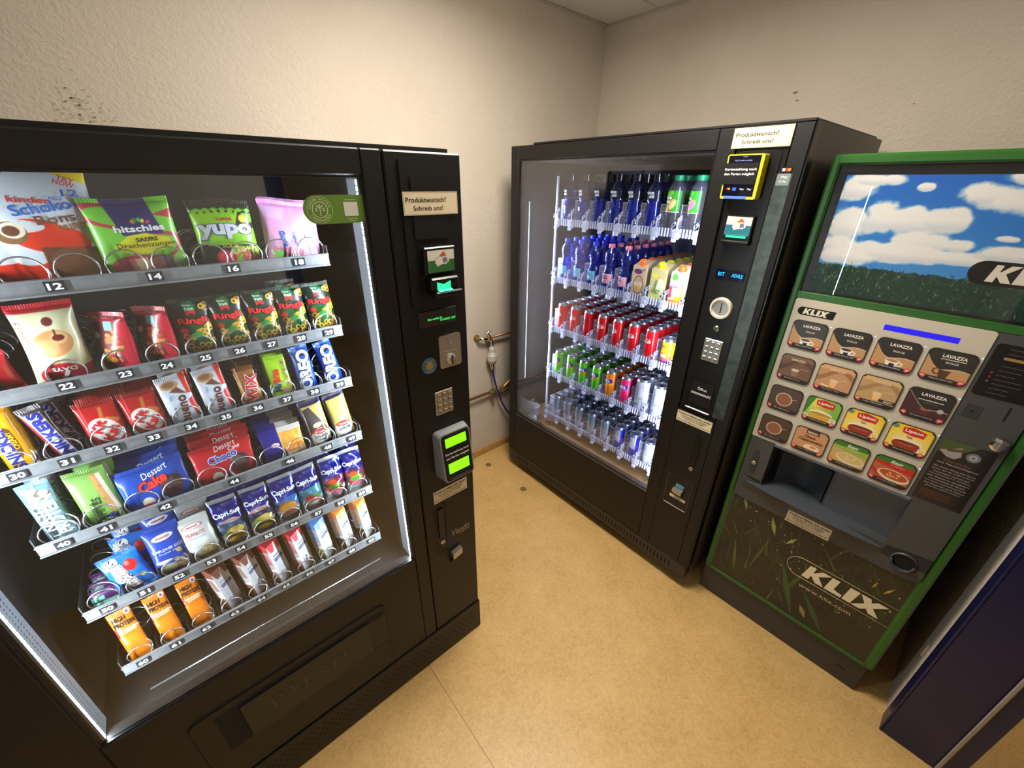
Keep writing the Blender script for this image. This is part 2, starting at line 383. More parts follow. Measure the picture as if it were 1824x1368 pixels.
# navy steel door frame lining the opening in the front wall
NAVY = mat('navy_painted_steel', (24, 26, 66), .35, spec=.5); SEAL = mat('grey_rubber_seal', (150, 143, 128), .7)
def jamb(x, sgn):
    m = MB(); m.box(x, x+sgn*.075, -1.400, -1.262, .004, 2.16, NAVY, .002)
    m.box(x-sgn*.001, x+sgn*.07, -1.262, -1.256, .004, 2.2, NAVY, .001); m.box(x, x+sgn*.06, -1.452, -1.4, .004, 2.16, NAVY, .002)
    o = m.build('trim_1'); struct(o)
    MB().box(x-sgn*.006, x+sgn*.004, -1.412, -1.402, .006, 2.15, SEAL, .002).build('rubber_seal', o)
jamb(.868, 1); jamb(-.10, -1)
m = MB(); m.box(-.10, .868, -1.40, -1.262, 2.1, 2.16, NAVY, .002); m.box(-.17, .94, -1.262, -1.256, 2.1, 2.2, NAVY); o = m.build('trim_2'); struct(o)
# ceiling light (out of the picture, above the machines) and the corridor one
EMI = mat('lamp_diffuser', (255, 244, 226), .5, emit=13.0)
def ceiling_light(x, y, a, b, label):
    t = tag(empty('ceiling_light', Matrix.Translation((x, y, WH))), label, 'lamp')
    MB().frame(-a/2, a/2, -b/2, b/2, -a/2-.02, a/2+.02, -b/2-.02, b/2+.02, -.012, .0, CW).build('frame', t).rotation_euler = (R(90), 0, 0)
    MB().box(-a/2, a/2, -b/2, b/2, -.088, -.001, EMI).build('diffuser', t)
ceiling_light(LAMP[0], LAMP[1], .5, .5, 'square flush ceiling light above the vending machines')
ceiling_light(1.5, -2.3, 1.15, .28, 'long ceiling light in the corridor beyond the doorway')
# little things on the wall beside the navy frame, and floor discs
CLIP = mat('ivory_plastic', (196, 186, 160), .5)
o = MB().box(1.008, 1.034, WF, WF+.006, .285, .345, CLIP, .002).build('wall_plate'); tag(o, 'small ivory plate low on the wall behind the navy door frame', 'wall plate')
DISC = mat('worn_brass_disc', (140, 112, 72), .45, metal=.3)
for i, (x, y, lab) in enumerate(((.732, .876, 'round brown floor disc nearest the tiled baseboard'), (.75, .534, 'round floor disc just in front of the drinks machine'))):
    m = MB(); m.lathe([(.021, 0), (.021, .0012), (.018, .002), (.012, .0012), (.0, .0012)], DISC, 24); o = m.build('floor_disc', loc=(x, y, 0)); tag(o, lab.replace('tiled ', ''), 'floor disc')
m = MB()
for x, y, a, l in ((.545, .579, 20, .07), (.52, .60, 35, .05), (.316, .445, 15, .06), (.708, -.378, 60, .05), (.69, -.36, 95, .03), (.33, -.1, 10, .015), (.06, -.02, 80, .012)):
    c, s_ = math.cos(R(a)), math.sin(R(a)); m.add([(x, y, .0004), (x+l*c, y+l*s_, .0004), (x+l*c*1.02+.0015*s_, y+l*s_-.0015*c, .0004), (x+.002*s_, y-.002*c, .0004)], [(0, 1, 2, 3)], mat('scuff', (160, 124, 80), .7))
tag(m.build('floor_scuffs'), 'faint brown scuff marks on the yellow floor', 'scuff marks', kind='stuff')
# scuffs on the walls
m = MB(); SC = mat('wall_scuff', (120, 112, 98), .9)
def wallmark(u, z, l, h, a): 
    x, zz = text2d('-', 0, 0, w=l, rot=a)[0], 0
    m.add([(WX-.0008, u+p[0], z+p[1]*h) for p in x], text2d('-', 0, 0, w=l, rot=a)[1], SC)
for q in ((-.104, 2.145, .018, 1, -8), (-.119, 2.114, .012, 1, 5), (-.537, 2.058, .006, 1, 30)): wallmark(*q)
tag(m.build('wall_scuffs'), 'short dark scuffs on the right wall above the drinks machine', 'scuff marks', kind='stuff')
m = MB(); rr = random.Random(3)
for _ in range(70):
    x, z = -.68+rr.gauss(0, .035), 1.95+rr.gauss(0, .03); l = rr.uniform(.003, .01)
    m.add([(x, WY-.0007, z), (x+l, WY-.0007, z+l*.4), (x+l*.8, WY-.0007, z+l*.9), (x-.002, WY-.0007, z+l*.5)], [(0, 1, 2, 3)], mat('wall_grime', (176, 170, 148), .9))
tag(m.build('wall_grime'), 'speckled grey smudge on the left wall above the snack machine', 'smudge', kind='stuff')

# ---------------------------------------------------------------- water tap, pipes and hose on the left wall
BRASS = mat('old_brass', (170, 140, 88), .35, metal=.8); COPPER = mat('painted_copper_pipe', (150, 108, 76), .4, metal=.5)
PY = WY-.035
t = tag(empty('water_tap', Matrix.Translation((.758, WY, .895))), 'chrome and brass water tap with cross handle on the left wall', 'tap')
MB().lathe([(.0, 0), (.022, 0), (.022, -.006), (.012, -.01), (.012, -.035)], BRASS, 20, ax='y').build('wall_flange', t)
m = MB(); m.tube([(0, -.03, 0), (.03, -.04, -.004), (.07, -.04, -.008)], .011, CHROME, 12); m.lathe([(.013, -.018), (.016, -.01), (.016, .012), (.01, .016), (.006, .03)], CHROME, 16, c=(.066, -.04, 0))
m.tube([(.07, -.04, -.008), (.082, -.045, -.02), (.088, -.045, -.045), (.088, -.045, -.06)], [.011, .011, .012, .013], CHROME, 12); m.build('tap_body', t)
m = MB(); m.tube([(.045, -.04, .032), (.087, -.04, .032)], .0035, CHROME, 8); m.tube([(.066, -.06, .032), (.066, -.02, .032)], .0035, CHROME, 8); m.lathe([(.006, .024), (.006, .036), (.003, .04)], CHROME, 10, c=(.066, -.04, 0)); m.build('cross_handle', t)
WHP = mat('pale_grey_valve_plastic', (190, 188, 180), .4)
t = tag(empty('backflow_valve', Matrix.Translation((.846, WY-.045, .83))), 'pale grey backflow valve screwed under the tap', 'valve')
MB().lathe([(.014, 0), (.02, -.01), (.022, -.04), (.026, -.045), (.027, -.05), (.033, -.06), (.034, -.09), (.03, -.1), (.022, -.115), (.014, -.118), (.012, -.13)], WHP, 24).build('valve_body', t)
MB().lathe([(.012, -.118), (.015, -.128), (.015, -.135), (.009, -.14), (.009, -.16)], CHROME, 16).build('hose_nut', t)
m = MB(); pts = [(.848, WY-.045, .675), (.853, WY-.045, .64), (.868, WY-.045, .57), (.89, WY-.045, .5), (.92, WY-.045, .41), (.96, WY-.045, .33), (1.0, WY-.05, .27), (1.06, WY-.05, .17), (1.12, WY-.05, .05), (1.15, WY-.05, .01)]
HOSE = mat('blue_hose', (32, 34, 120), .35); m.tube(pts, .0065, HOSE, 12); tag(m.build('water_hose'), 'thin dark blue water hose hanging from the tap valve', 'hose')
m = MB(); m.tube([(.838, PY, .888), (1.2, PY, .888)], .0095, COPPER, 12); m.tube([(1.2, PY, .888), (1.2, WY, .888)], .008, COPPER, 8); tag(m.build('copper_pipe'), 'short copper pipe running right from the tap', 'pipe')
t = tag(empty('copper_pipe', Matrix.Translation((0, PY, .5))), 'long copper pipe low on the wall behind the blue hose', 'pipe')
MB().tube([(-.2, 0, .004), (.845, 0, .0)], .0095, COPPER, 12).build('pipe_run', t)
m = MB(); m.lathe([(.012, -.02), (.016, -.014), (.016, .0), (.021, .002), (.021, .012), (.014, .016), (.014, .04)], BRASS, 6, c=(.85, 0, 0), ax='x', smooth=False); m.tube([(.85, -.004, 0), (.85, -.03, -.002)], .008, CHROME, 8); m.lathe([(.003, .0), (.016, .002), (.016, .01), (.003, .012)], mat('handwheel_green', (60, 84, 70), .5), 12, c=(.85, -.036, 0), ax='y'); m.build('stop_valve', t)
m = MB(); m.tube([(.88, 0, 0), (.94, 0, 0)], .013, BRASS, 12); m.tube([(.93, 0, 0), (.95, -.01, .012), (1.0, -.01, .045), (1.03, -.01, .06)], .014, BRASS, 12); m.tube([(.93, 0, 0), (1.2, 0, -.004)], .0095, COPPER, 12); m.tube([(1.2, 0, -.004), (1.2, .035, -.004)], .008, COPPER, 8); m.build('branch_fitting', t)

# ================================================================ snack vending machine (front plane y = 0)
AX0 = -1.262
A = tag(empty('snack_vending_machine', Matrix.Translation((0, 0, 0))), 'large black snack vending machine with a wide glass front on the left', 'vending machine')
m = MB(); D1 = .87
m.box(AX0, -.006, .05, D1, .02, 1.842, BLK, .004) if False else None
m.box(AX0, AX0+.05, .05, D1, .004, 1.842, BLK); m.box(-.235, -.004, .05, D1, .004, 1.842, BLK); m.box(AX0+.05, -.235, D1-.03, D1, .004, 1.842, BLK)
m.box(AX0+.05, -.235, .05, D1-.03, 1.80, 1.842, BLK); m.box(AX0+.05, -.235, .05, D1-.03, .004, .14, BLK)
m.build('cabinet', A)
INT = mat('charcoal_lining', (40, 39, 39), .55); TRAYM = mat('tray_steel_dark', (54, 55, 58), .4, metal=.4)
m = MB(); m.box(-1.065, -1.06, .055, .66, .16, 1.80, INT); m.box(-.2425, -.2375, .055, .66, .16, 1.80, INT); m.box(-1.06, -.2425, .655, .66, .16, 1.80, INT); m.box(-1.06, -.2425, .055, .655, 1.795, 1.80, INT); m.box(-1.06, -.2425, .06, .655, .56, .565, INT)
m.build('inner_lining', A)
# glazed door
GX0, GX1, GZ0, GZ1 = -1.052, -.2538, .607, 1.778
m = MB(); m.frame(GX0, GX1, GZ0, GZ1, -1.175, -.2065, .171, 1.83, .0, .045, BLK, .003)
m.frame(GX0+.004, GX1-.004, GZ0+.004, GZ1-.004, GX0, GX1, GZ0, GZ1, .004, .03, BLK2)
m.box(AX0, -1.18, .012, .05, .004, 1.83, BLK, .004)
m.build('glazed_door', A)
GLASS = clear('machine_glass', (240, 242, 242), .012, .003)
MB().box(GX0+.004, GX1-.004, .008, .013, GZ0+.004, GZ1-.004, GLASS).build('glass_pane', A)
# delivery hatch in the lower door
m = MB(); m.prism(rrect(-.925, -.384, .19, .505, .02), -.0015, .0, GAP); m.prism(rrect(-.922, -.387, .193, .502, .02), -.004, .0, BLK); 
m.build('hatch_surround', A)
m = MB()
x0, x1, z0, z1 = -.87, -.392, .32, .475
m.box(x0, x1, -.0052, -.0042, z0-.004, z1, GAP)
m.box(x0+.055, x1-.055, -.012, -.005, z0, z1-.008, BLK2, .002); o = m.build('delivery_flap', A)
mm = MB(); put_text(mm, 'PUSH', -.64, .40, mat('embossed_black', (33, 31, 29), .25), -.0126, h=.05, bold=.0, sp=1.5); mm.build('embossed_lettering', o)
for xa, xb in ((x0, x0+.055), (x1-.055, x1)):
    m = MB(); m.add([(xa, -.0055, z0), (xb, -.0055, z0), (xb, -.0055, z1-.02), (xa, -.0055, z1-.02)], [(0, 1, 2, 3)], GAP if xa == x0 else mat('recess_side', (16, 15, 14), .5)); m.build('hatch_recess', A)
# plinth with punched holes
m = MB(); m.box(AX0, .004, -.004, .05, .004, .1655, BLK, .003)
for i in range(54):
    x = -.045-i*.0215
    for k in range(4):
        for dx in (0, .0107) if False else (0,):
            z = .13-.018*k; m.add([(x+.004*math.cos(a*math.pi/3)+(.0107*(k % 2)), -.0046, z+.005*math.sin(a*math.pi/3)) for a in range(6)], [(0, 1, 2, 3, 4, 5)], GAP)
m.build('vented_plinth', A)
m = MB(); m.box(-.2035, -.0, .0, .045, .171, 1.83, BLK, .004); m.build('control_door', A)
m = MB()
def outline(m, x0, x1, z0, z1, y=-.0008, wd=.0022, mm=GAP, r=.006):
    a = rrect(x0, x1, z0, z1, r); b = rrect(x0+wd, x1-wd, z0+wd, z1-wd, max(r-wd, .001)); n = len(a)
    m.add([(x, y, z) for x, z in a]+[(x, y, z) for x, z in b], [(i, (i+1) % n, n+(i+1) % n, n+i) for i in range(n)], mm)
m.prism(rrect(-.170, -.024, 1.468, 1.815, .006), -.004, 0, BLK); m.prism(rrect(-.146, -.048, 1.640, 1.782, .006), -.007, -.004, BLK)
outline(m, -.1715, -.0225, 1.4665, 1.8165); outline(m, -.1475, -.0465, 1.6385, 1.7835, -.0045); m.build('upper_panel', A)
CREAM = mat('cream_sticker', (222, 208, 176), .5)
def wish_sticker(par, x0, x1, z0, z1, y):
    o = MB().box(x0, x1, y-.0008, y, z0, z1, CREAM).build('notice_sticker', par); o['label'] = 'cream sticker reading Produktwunsch? Schreib uns!'
    m = MB(); wd = x1-x0; h = z1-z0; outline(m, x0+.0015, x1-.0015, z0+.0015, z1-.0015, y-.001, .0005, BLACK, .001)
    put_text(m, 'Produktwunsch?', x0+wd*.41, z0+h*.66, BLACK, y-.0012, w=wd*.73, h=h*.22); put_text(m, 'Schreib uns!', x0+wd*.44, z0+h*.30, BLACK, y-.0012, w=wd*.54, h=h*.2)
    m.build('lettering', o)
wish_sticker(A, -.170, -.0195, 1.6955, 1.7465, -.0072)
def help_sticker(par, x0, x1, z0, z1, y, slim=False):
    o = MB().box(x0, x1, y-.0008, y, z0, z1, CREAM).build('help_sticker', par); o['label'] = 'small cream sticker with four lines of print'
    m = MB(); wd = x1-x0; h = z1-z0; cx = (x0+x1)/2
    put_text(m, 'Probleme? Melde dich direkt!', cx, z0+h*.82, BLACK, y-.0012, w=wd*.93, h=h*.17, bold=.02)
    for t_, k, f in (('Servicetelefon: 0157 92358831', .58, .72), ('WhatsApp: 0151 67148849', .38, .6), ('Mail: anfrage@genussautomaten.de', .15, .92)):
        put_text(m, t_, cx, z0+h*k, BLACK, y-.0012, w=wd*f, h=h*.15, bold=.005)
    m.build('lettering', o)
help_sticker(A, -.163, -.030, .799, .849, 0)
def money_art(x0, z0, wd, h, col):
    cv = Canvas(wd, h, .001, base=(225, 222, 212), x0=x0, z0=z0); cv.rect(x0, x0+wd, z0, z0+h*.55, col)
    cx, cz = x0+wd*.52, z0+h*.6
    for k, (c, r) in enumerate((((178, 96, 60), 40), ((196, 110, 70), 20), ((214, 206, 190), -5))): cv.rect(cx-wd*.24, cx+wd*.2, cz-h*.16-.002*k, cz+h*.17-.002*k, c, r)
    cv.rect(cx-wd*.22, cx+wd*.26, cz-h*.25, cz+h*.06, (222, 218, 208), 14); cv.rect(cx+wd*.04, cx+wd*.2, cz-h*.18, cz+h*.04, (120, 110, 130), 14); return cv
# banknote reader
t = empty('banknote_reader'); t.parent = A
m = MB(); outline(m, -.146, -.036, 1.488, 1.636, -.0045); m.prism([(-.14, 1.50), (-.035, 1.50), (-.035, 1.625), (-.14, 1.625)], -.008, -.004, BLK2)
m.box(-.134, -.042, -.022, -.008, 1.555, 1.622, BLK2, .003); m.build('reader_housing', t)
o = printed('picture_panel', money_art(-.126, 1.560, .078, .054, (54, 110, 60)), flat(-.0228), GLOSS, t)
m = MB(); m.box(-.128, -.044, -.036, -.008, 1.515, 1.548, BLK2, .004); m.box(-.122, -.042, -.048, -.008, 1.500, 1.515, BLK2, .003); m.build('note_mouth', t)
GRN = mat('green_indicator', (40, 235, 150), .4, emit=1.1)
m = MB(); m.prism([(-.112, 1.538), (-.092, 1.531), (-.072, 1.538), (-.072, 1.519), (-.112, 1.519)], -.0372, -.0362, GRN); m.add([(-.112, -.0475, 1.5155), (-.07, -.0475, 1.5155), (-.07, -.037, 1.5185), (-.112, -.037, 1.5185)], [(0, 1, 2, 3)], GRN); m.build('indicator_light', t)
# display
t = empty('display'); t.parent = A
m = MB(); m.box(-.157, -.036, -.003, 0, 1.412, 1.458, BLK2, .001); m.box(-.155, -.038, -.0034, -.003, 1.414, 1.456, mat('display_window', (46, 40, 42), .12, coat=.5)); m.build('display_window', t)
GT = mat('green_display_text', (40, 255, 100), .4, emit=1.3); m = MB()
put_text(m, 'Bitte waehlen Sie', -.107, 1.434, GT, -.0038, w=.045, h=.006, bold=0); put_text(m, '14/10/2025 12:07', -.066, 1.427, GT, -.0038, w=.05, h=.006, bold=0); m.build('display_text', t)
# coin plate
t = empty('coin_slot'); t.parent = A
m = MB(); m.prism(rrect(-.101, -.028, 1.280, 1.379, .008), -.004, 0, STEEL); m.box(-.092, -.038, -.0043, -.004, 1.329, 1.3305, GREYP); m.build('steel_plate', t)
m = MB(); m.lathe([(.0, -.0135), (.010, -.0135), (.0155, -.010), (.0165, -.004)], STEEL, 28, c=(-.066, 0, 1.306), ax='y'); m.box(-.068, -.064, -.0142, -.0125, 1.2925, 1.3195, GAP); m.build('return_knob', t)
m = MB(); m.lathe([(.007, -.0043), (.0085, -.0043)], GREYP, 20, c=(-.063, 0, 1.352), ax='y', caps=False); m.lathe([(.0, -.0044), (.0035, -.0044)], GREYP, 14, c=(-.062, 0, 1.352), ax='y', caps=False); m.box(-.083, -.082, -.0043, -.004, 1.336, 1.364, GREYP); m.box(-.046, -.045, -.0043, -.004, 1.336, 1.364, GREYP); m.build('engraved_mark', t)
m = MB(); m.lathe([(.0, -.003), (.0235, -.003), (.0245, 0)], mat('teal_sticker', (64, 104, 124), .4), 32, c=(-.136, 0, 1.3), ax='y'); m.lathe([(.0, -.0036), (.0115, -.0036), (.012, -.003)], mat('coin_gold', (186, 150, 96), .35, metal=.5), 24, c=(-.136, 0, 1.3), ax='y')
SK = ink((190, 200, 205)); put_text(m, 'Geldeinwurf', -.136, 1.3155, SK, -.0036, w=.026, h=.004, bold=0); put_text(m, 'Muenzen', -.136, 1.284, SK, -.0036, w=.022, h=.004, bold=0)
o = m.build('round_sticker', A); o['label'] = 'round blue-grey sticker with a gold coin'
def keypad(par, x0, x1, z0, z1, y):
    t = empty('keypad'); t.parent = par
    MB().box(x0, x1, y-.004, y, z0, z1, STEEL, .002).build('keypad_plate', t)
    keys = ['1', '2', '3', '4', '5', '6', '7', '8', '9', '*', '0', '#']; px = (x1-x0)/3.25; pz = (z1-z0)/4.35
    for i, kx in enumerate(keys):
        cx = (x0+x1)/2+(i % 3-1)*px; cz = (z0+z1)/2+(1.5-i//3)*pz; m = MB()
        m.box(cx-px*.32, cx+px*.32, y-.0045, y-.004, cz-pz*.32, cz+pz*.32, GAP); m.box(cx-px*.26, cx+px*.3, y-.0075, y-.004, cz-pz*.26, cz+pz*.3, STEEL, .001)
        put_text(m, kx, cx, cz, BLACK, y-.008, h=pz*.3); m.build('key', t)
keypad(A, -.127, -.066, 1.131, 1.211, 0)
# card reader: grey wedge with two lit green windows
t = empty('card_reader'); t.parent = A
LG = mat('card_reader_grey', (128, 132, 134), .4)
pro = [(-.149, 0, .93), (-.149, 0, 1.075), (-.02, 0, 1.075), (-.02, 0, .93)]
m = MB()
ring = rrect(-.147, -.024, .905, 1.078, .014)
n = len(ring); v = [(x, 0, z) for x, z in ring]
v += [(x*0.9-.0085, -.030-.022*(1.078-z)/.173, z*.97+.03) for x, z in ring]
m.add(v, [(i, (i+1) % n, n+(i+1) % n, n+i) for i in range(n)]+[tuple(range(n, 2*n))[::-1]], LG); m.build('reader_shell', t)
def rf(x, z): return (x*0.9-.0085, -.030-.022*(1.078-z)/.173, z*.97+.03)
def rquad(m, x0, x1, z0, z1, mm, off, r=.002):
    q = rrect(x0, x1, z0, z1, r); m.add([(rf(x, z)[0], rf(x, z)[1]-off, rf(x, z)[2]) for x, z in q], [tuple(range(len(q)))[::-1]], mm)
m = MB(); rquad(m, -.142, -.029, .909, 1.074, BLK2, .0008, .012); m.build('reader_face', t)
LIME = mat('lime_screen', (130, 255, 20), .4, emit=1.05)
for z0, z1 in ((1.030, 1.062), (.935, .972)):
    m = MB(); rquad(m, -.128, -.043, z0, z1, LIME, .0016); m.build('lime_screen', t)
m = MB()
for s_, zz in (('Kartenzahlung nach', 1.006), ('den Ferien möglich', .990)):
    v, f = text2d(s_, -.086, zz, w=.096, h=.009, bold=.01); m.add([(rf(x, z)[0], rf(x, z)[1]-.0018, rf(x, z)[2]) for x, z in v], f, WHITE)
m.build('lettering', t)
m = MB(); rquad(m, -.128, -.043, .914, .918, mat('slot_steel', (120, 120, 120), .3, metal=.8), .002); m.build('card_slot', t)
def lever_handle(par, x0, x1, z0, z1, hx0, hx1, hz0, hz1, lx, lz, y=0):
    t = empty('door_handle'); t.parent = par
    m = MB(); outline(m, x0, x1, z0, z1, y-.0008, .0018, GAP, .005); outline(m, hx0, hx1, hz0, hz1, y-.0045, .0016, GAP, .004); m.prism(rrect(hx0+.001, hx1-.001, hz0+.001, hz1-.001, .003), y-.004, y, BLK2); m.build('lever', t)
    m = MB(); m.lathe([(.0, -.003), (.008, -.003), (.009, 0)], STEEL, 20, c=(lx, y, lz), ax='y'); m.box(lx-.001, lx+.001, y-.0036, y-.003, lz-.004, lz+.004, GAP); m.build('key_lock', t)
lever_handle(A, -.169, -.124, .57, .796, -.156, -.132, .634, .77, -.144, .614)
m = MB(); put_text(m, 'Vendo', -.066, .628, mat('silver_lettering', (150, 144, 132), .35, metal=.4), -.001, w=.074, h=.026, shear=.3); m.add([(-.075, -.001, .607), (-.03, -.001, .609), (-.028, -.001, .6125), (-.073, -.001, .6105)], [(0, 1, 2, 3)], MATS['silver_lettering']); m.build('maker_lettering', A)
m = MB(); m.box(-.122, -.078, -.002, 0, .495, .56, GAP); m.prism([(-.117, .548), (-.078, .556), (-.078, .53), (-.117, .522)], -.022, -.004, STEEL); m.add([(-.117, -.022, .522), (-.078, -.022, .53), (-.085, -.004, .5), (-.117, -.004, .492)], [(0, 1, 2, 3)], STEEL); m.build('coin_return', A)
# green round-ended sticker on the glass
GS = mat('olive_green_sticker', (96, 132, 44), .5); m = MB()
m.prism([(-.357+.028*math.cos(R(a)), 1.713+.028*math.sin(R(a))) for a in range(90, 271, 10)]+[(-.262, 1.685), (-.255, 1.692), (-.255, 1.741)], .0065, .0078, GS)
o = m.build('round_sticker', A); o['label'] = 'olive green sticker with a white tree emblem on the glass'
m = MB(); cx, cz = -.352, 1.713; LGN = ink((206, 220, 180))
def arc_text(m, s, cx, cz, r, a0, a1, h, mm, y):
    n = len(s)
    for i, ch in enumerate(s):
        if ch == ' ': continue
        a = a0+(a1-a0)*(i+.5)/n; up = 1 if a0 > a1 else -1
        v, f = text2d(ch, 0, 0, h=h, rot=0, bold=.005); rot_ = R(a-90) if up == 1 else R(a+90); c_, s_ = math.cos(rot_), math.sin(rot_)
        m.add([(cx+r*math.cos(R(a))+x*c_-z*s_, y, cz+r*math.sin(R(a))+x*s_+z*c_) for x, z in v], f, mm)
arc_text(m, 'CARBON NEUTRAL', cx, cz, .0205, 175, 5, .0042, LGN, .0062); arc_text(m, 'SANDENVENDO', cx, cz, .0205, 205, 335, .0042, LGN, .0062)
for r0, r1 in ((.0252, .0258), (.0145, .016)):
    k = 32; m.add([(cx+r0*math.cos(2*math.pi*i/k), .0062, cz+r0*math.sin(2*math.pi*i/k)) for i in range(k)]+[(cx+r1*math.cos(2*math.pi*i/k), .0062, cz+r1*math.sin(2*math.pi*i/k)) for i in range(k)], [(i, (i+1) % k, k+(i+1) % k, k+i) for i in range(k)], LGN)
m.box(cx-.0008, cx+.0008, .0061, .0063, cz-.011, cz+.004, LGN)
for a, r in ((90, .009), (55, .009), (125, .009), (20, .008), (160, .008), (75, .005), (108, .005), (-10, .0075), (190, .0075)):
    x, z = cx+r*math.cos(R(a)), cz+r*math.sin(R(a)); u = (math.cos(R(a)), math.sin(R(a))); q = (-u[1], u[0]); l = .0032; w_ = .0014
    m.add([(x-u[0]*l, .0062, z-u[1]*l), (x+q[0]*w_, .0062, z+q[1]*w_), (x+u[0]*l, .0062, z+u[1]*l), (x-q[0]*w_, .0062, z-q[1]*w_)], [(0, 1, 2, 3)], LGN)
m.box(-.302, -.272, .0061, .0063, 1.699, 1.727, ink((214, 214, 206))); put_text(m, 'Sustainability', -.286, 1.7315, LGN, .0062, w=.026, h=.003, bold=0); put_text(m, 'Sustainable', -.286, 1.6945, LGN, .0062, w=.022, h=.003, bold=0); put_text(m, 'Project', -.286, 1.6895, LGN, .0062, w=.014, h=.0032, bold=0)
m.build('emblem_print', o)
# LED strips with their channels
LEDW = mat('cold_white_led', (215, 235, 255), .4, emit=20); CHAN = mat('aluminium_channel', (140, 147, 156), .5)
def led_strip(par, x, y, z0, z1, nx, ny, wd, dots=90, matl=None, name='light_strip', chan=None, ext=0, perf=False, watts=12, bw=.0022, col=(.86, .94, 1)):
    """channel + LED band facing (nx, ny)"""
    t = empty(name); t.parent = par; tx, ty = -ny, nx
    m = MB(); c = chan or CHAN; sg = 1 if nx > 0 else -1; e0, e1 = -wd*.5, wd*.5+ext
    q = lambda s_, off: (x+sg*tx*s_+nx*off, y+sg*ty*s_+ny*off)
    for za, zb in ((z0, z1),):
        m.add([(*q(s_, o_), z) for o_ in (0, -.004) for z in (za, zb) for s_ in (e0, e1)], [(0, 1, 3, 2), (5, 4, 6, 7), (0, 2, 6, 4), (1, 5, 7, 3)], c)
    if perf:
        for i in range(112):
            for r_ in range(2):
                z = z0+.01+i*.0103; s_ = wd*.5+.012+.014*r_; z += .005*(i+r_ & 1)*0+.0045*r_
                m.add([(*q(s_-.0022, .0003), z), (*q(s_+.0022, .0003), z+.001), (*q(s_+.0022, .0003), z+.0045), (*q(s_-.0022, .0003), z+.0035)], [(0, 1, 2, 3)], mat('perforation_dark', (60, 64, 70), .5))
    m.build('channel', t)
    m = MB(); 
    for i in range(dots):
        za = z0+(z1-z0)*(i+.12)/dots; zb = z0+(z1-z0)*(i+.88)/dots; b = bw
        m.add([(x+nx*.0004+tx*s_*b, y+ny*.0004+ty*s_*b, z) for z in (za, zb) for s_ in (-1, 1)], [(0, 1, 3, 2)], matl or LEDW)
    m.build('led_band', t)
    l = bpy.data.lights.new('led_glow', 'AREA'); l.shape = 'RECTANGLE'; l.size = .004; l.size_y = z1-z0; l.energy = watts; l.color = col; lo = bpy.data.objects.new('led_glow', l); COL.objects.link(lo); lo.parent = t
    lo.location = (x+nx*.0015, y+ny*.0015, (z0+z1)/2); lo.rotation_euler = (R(90), 0, math.atan2(-nx, ny))
    return t
led_strip(A, -1.040, .020, .612, 1.772, 1, 0, .010, ext=.045, perf=True, bw=.004)
led_strip(A, -.262, .020, .612, 1.772, -1, 0, .010, ext=.05, bw=.004)
# trays
LIP = mat('tray_lip_grey', (132, 136, 141), .35, metal=.35, vary=.06, vscale=60); WIRE = mat('spiral_wire', (205, 208, 212), .22, metal=.9)
PLATE = ink((28, 30, 40))
CLIPX = lambda n: -.946+.0655*n
TR = {1: (1.600, [('12', -.785), ('14', -.650), ('16', -.521), ('18', -.391)]), 2: (1.423, [('22', -.831), ('23', -.749), ('24', -.684), ('25', -.618), ('26', -.554), ('27', -.489), ('28', -.424), ('29', -.358)]),
      3: (1.275, [('3%d' % i, CLIPX(i)) for i in range(10)]), 4: (1.100, [('40', -.946), ('41', -.882), ('42', -.782), ('44', -.647), ('46', -.52), ('48', -.422), ('49', -.354)]),
      5: (.896, [('5%d' % i, CLIPX(i)) for i in range(10)]), 6: (.693, [('6%d' % i, CLIPX(i)) for i in range(10)])}
def spiral(par, x, zc, r, y0=.108, turns=8, pitch=.055, hand=1):
    m = MB(); n = int(turns*22); pts = []
    for i in range(n+1):
        a = 2*math.pi*i/22; lead = 0 if i < 22 else (i-22)/22*pitch
        pts.append((x+hand*r*math.cos(a-1.2), y0+.006*min(i, 22)/22+lead, zc+r*math.sin(a-1.2)))
    m.tube(pts, .0016, WIRE, 5); return m.build('spiral', par)
SPI = {1: [0, 1, 2, 3, 4, 5, 6, 7, 8, 9], 2: [0, 1.85, 3, 4, 5, 6, 7, 8, 9], 3: list(range(10)), 4: [0, 1, 2, 3, 4, 5, 6, 7, 8, 9], 5: list(range(10)), 6: list(range(10))}
for k, (zl, labs) in TR.items():
    t = empty('tray'); t.parent = A
    m = MB(); m.box(-.984, -.323, .104, .60, zl-.016, zl-.012, TRAYM)
    for x in (-.984, -.323): m.box(x-.001, x+.001, .104, .60, zl-.016, zl+.03, TRAYM)
    if k != 1: xs = [CLIPX(i)+.0327 for i in range(9)]
    else: xs = [CLIPX(i)+.0327 for i in (1, 3, 5, 7)]
    for x in xs: m.box(x-.0006, x+.0006, .11, .60, zl-.012, zl+.026, TRAYM)
    m.build('tray_floor', t)
    m = MB(); m.box(-.984, -.323, .098, .104, zl-.016, zl+.013, LIP, .002); m.box(-.984, -.323, .096, .098, zl+.009, zl+.012, LIP); m.box(-.984, -.323, .096, .098, zl-.015, zl-.012, LIP); m.build('tray_lip', t)
    for s_, x in labs:
        m = MB(); m.box(x-.0125, x+.0125, .0955, .098, zl-.0085, zl+.0085, PLATE); put_text(m, s_, x, zl, WHITE, .0952, h=.0115, w=.019, bold=.03); m.build('number_plate', t)
    for c_ in SPI[k]:
        r = .0265 if k in (2, 5) else (.029 if k in (1, 4) else .026)
        if k == 6: r = .024
        spiral(t, CLIPX(c_), zl-.010+r+.002, r, hand=1 if int(c_) % 2 == 0 else -1)
# drip bar under the lowest tray
m = MB(); m.tube([(-.96, .09, .60), (-.34, .09, .60)], .0025, WIRE, 6); m.build('guard_rod', A)
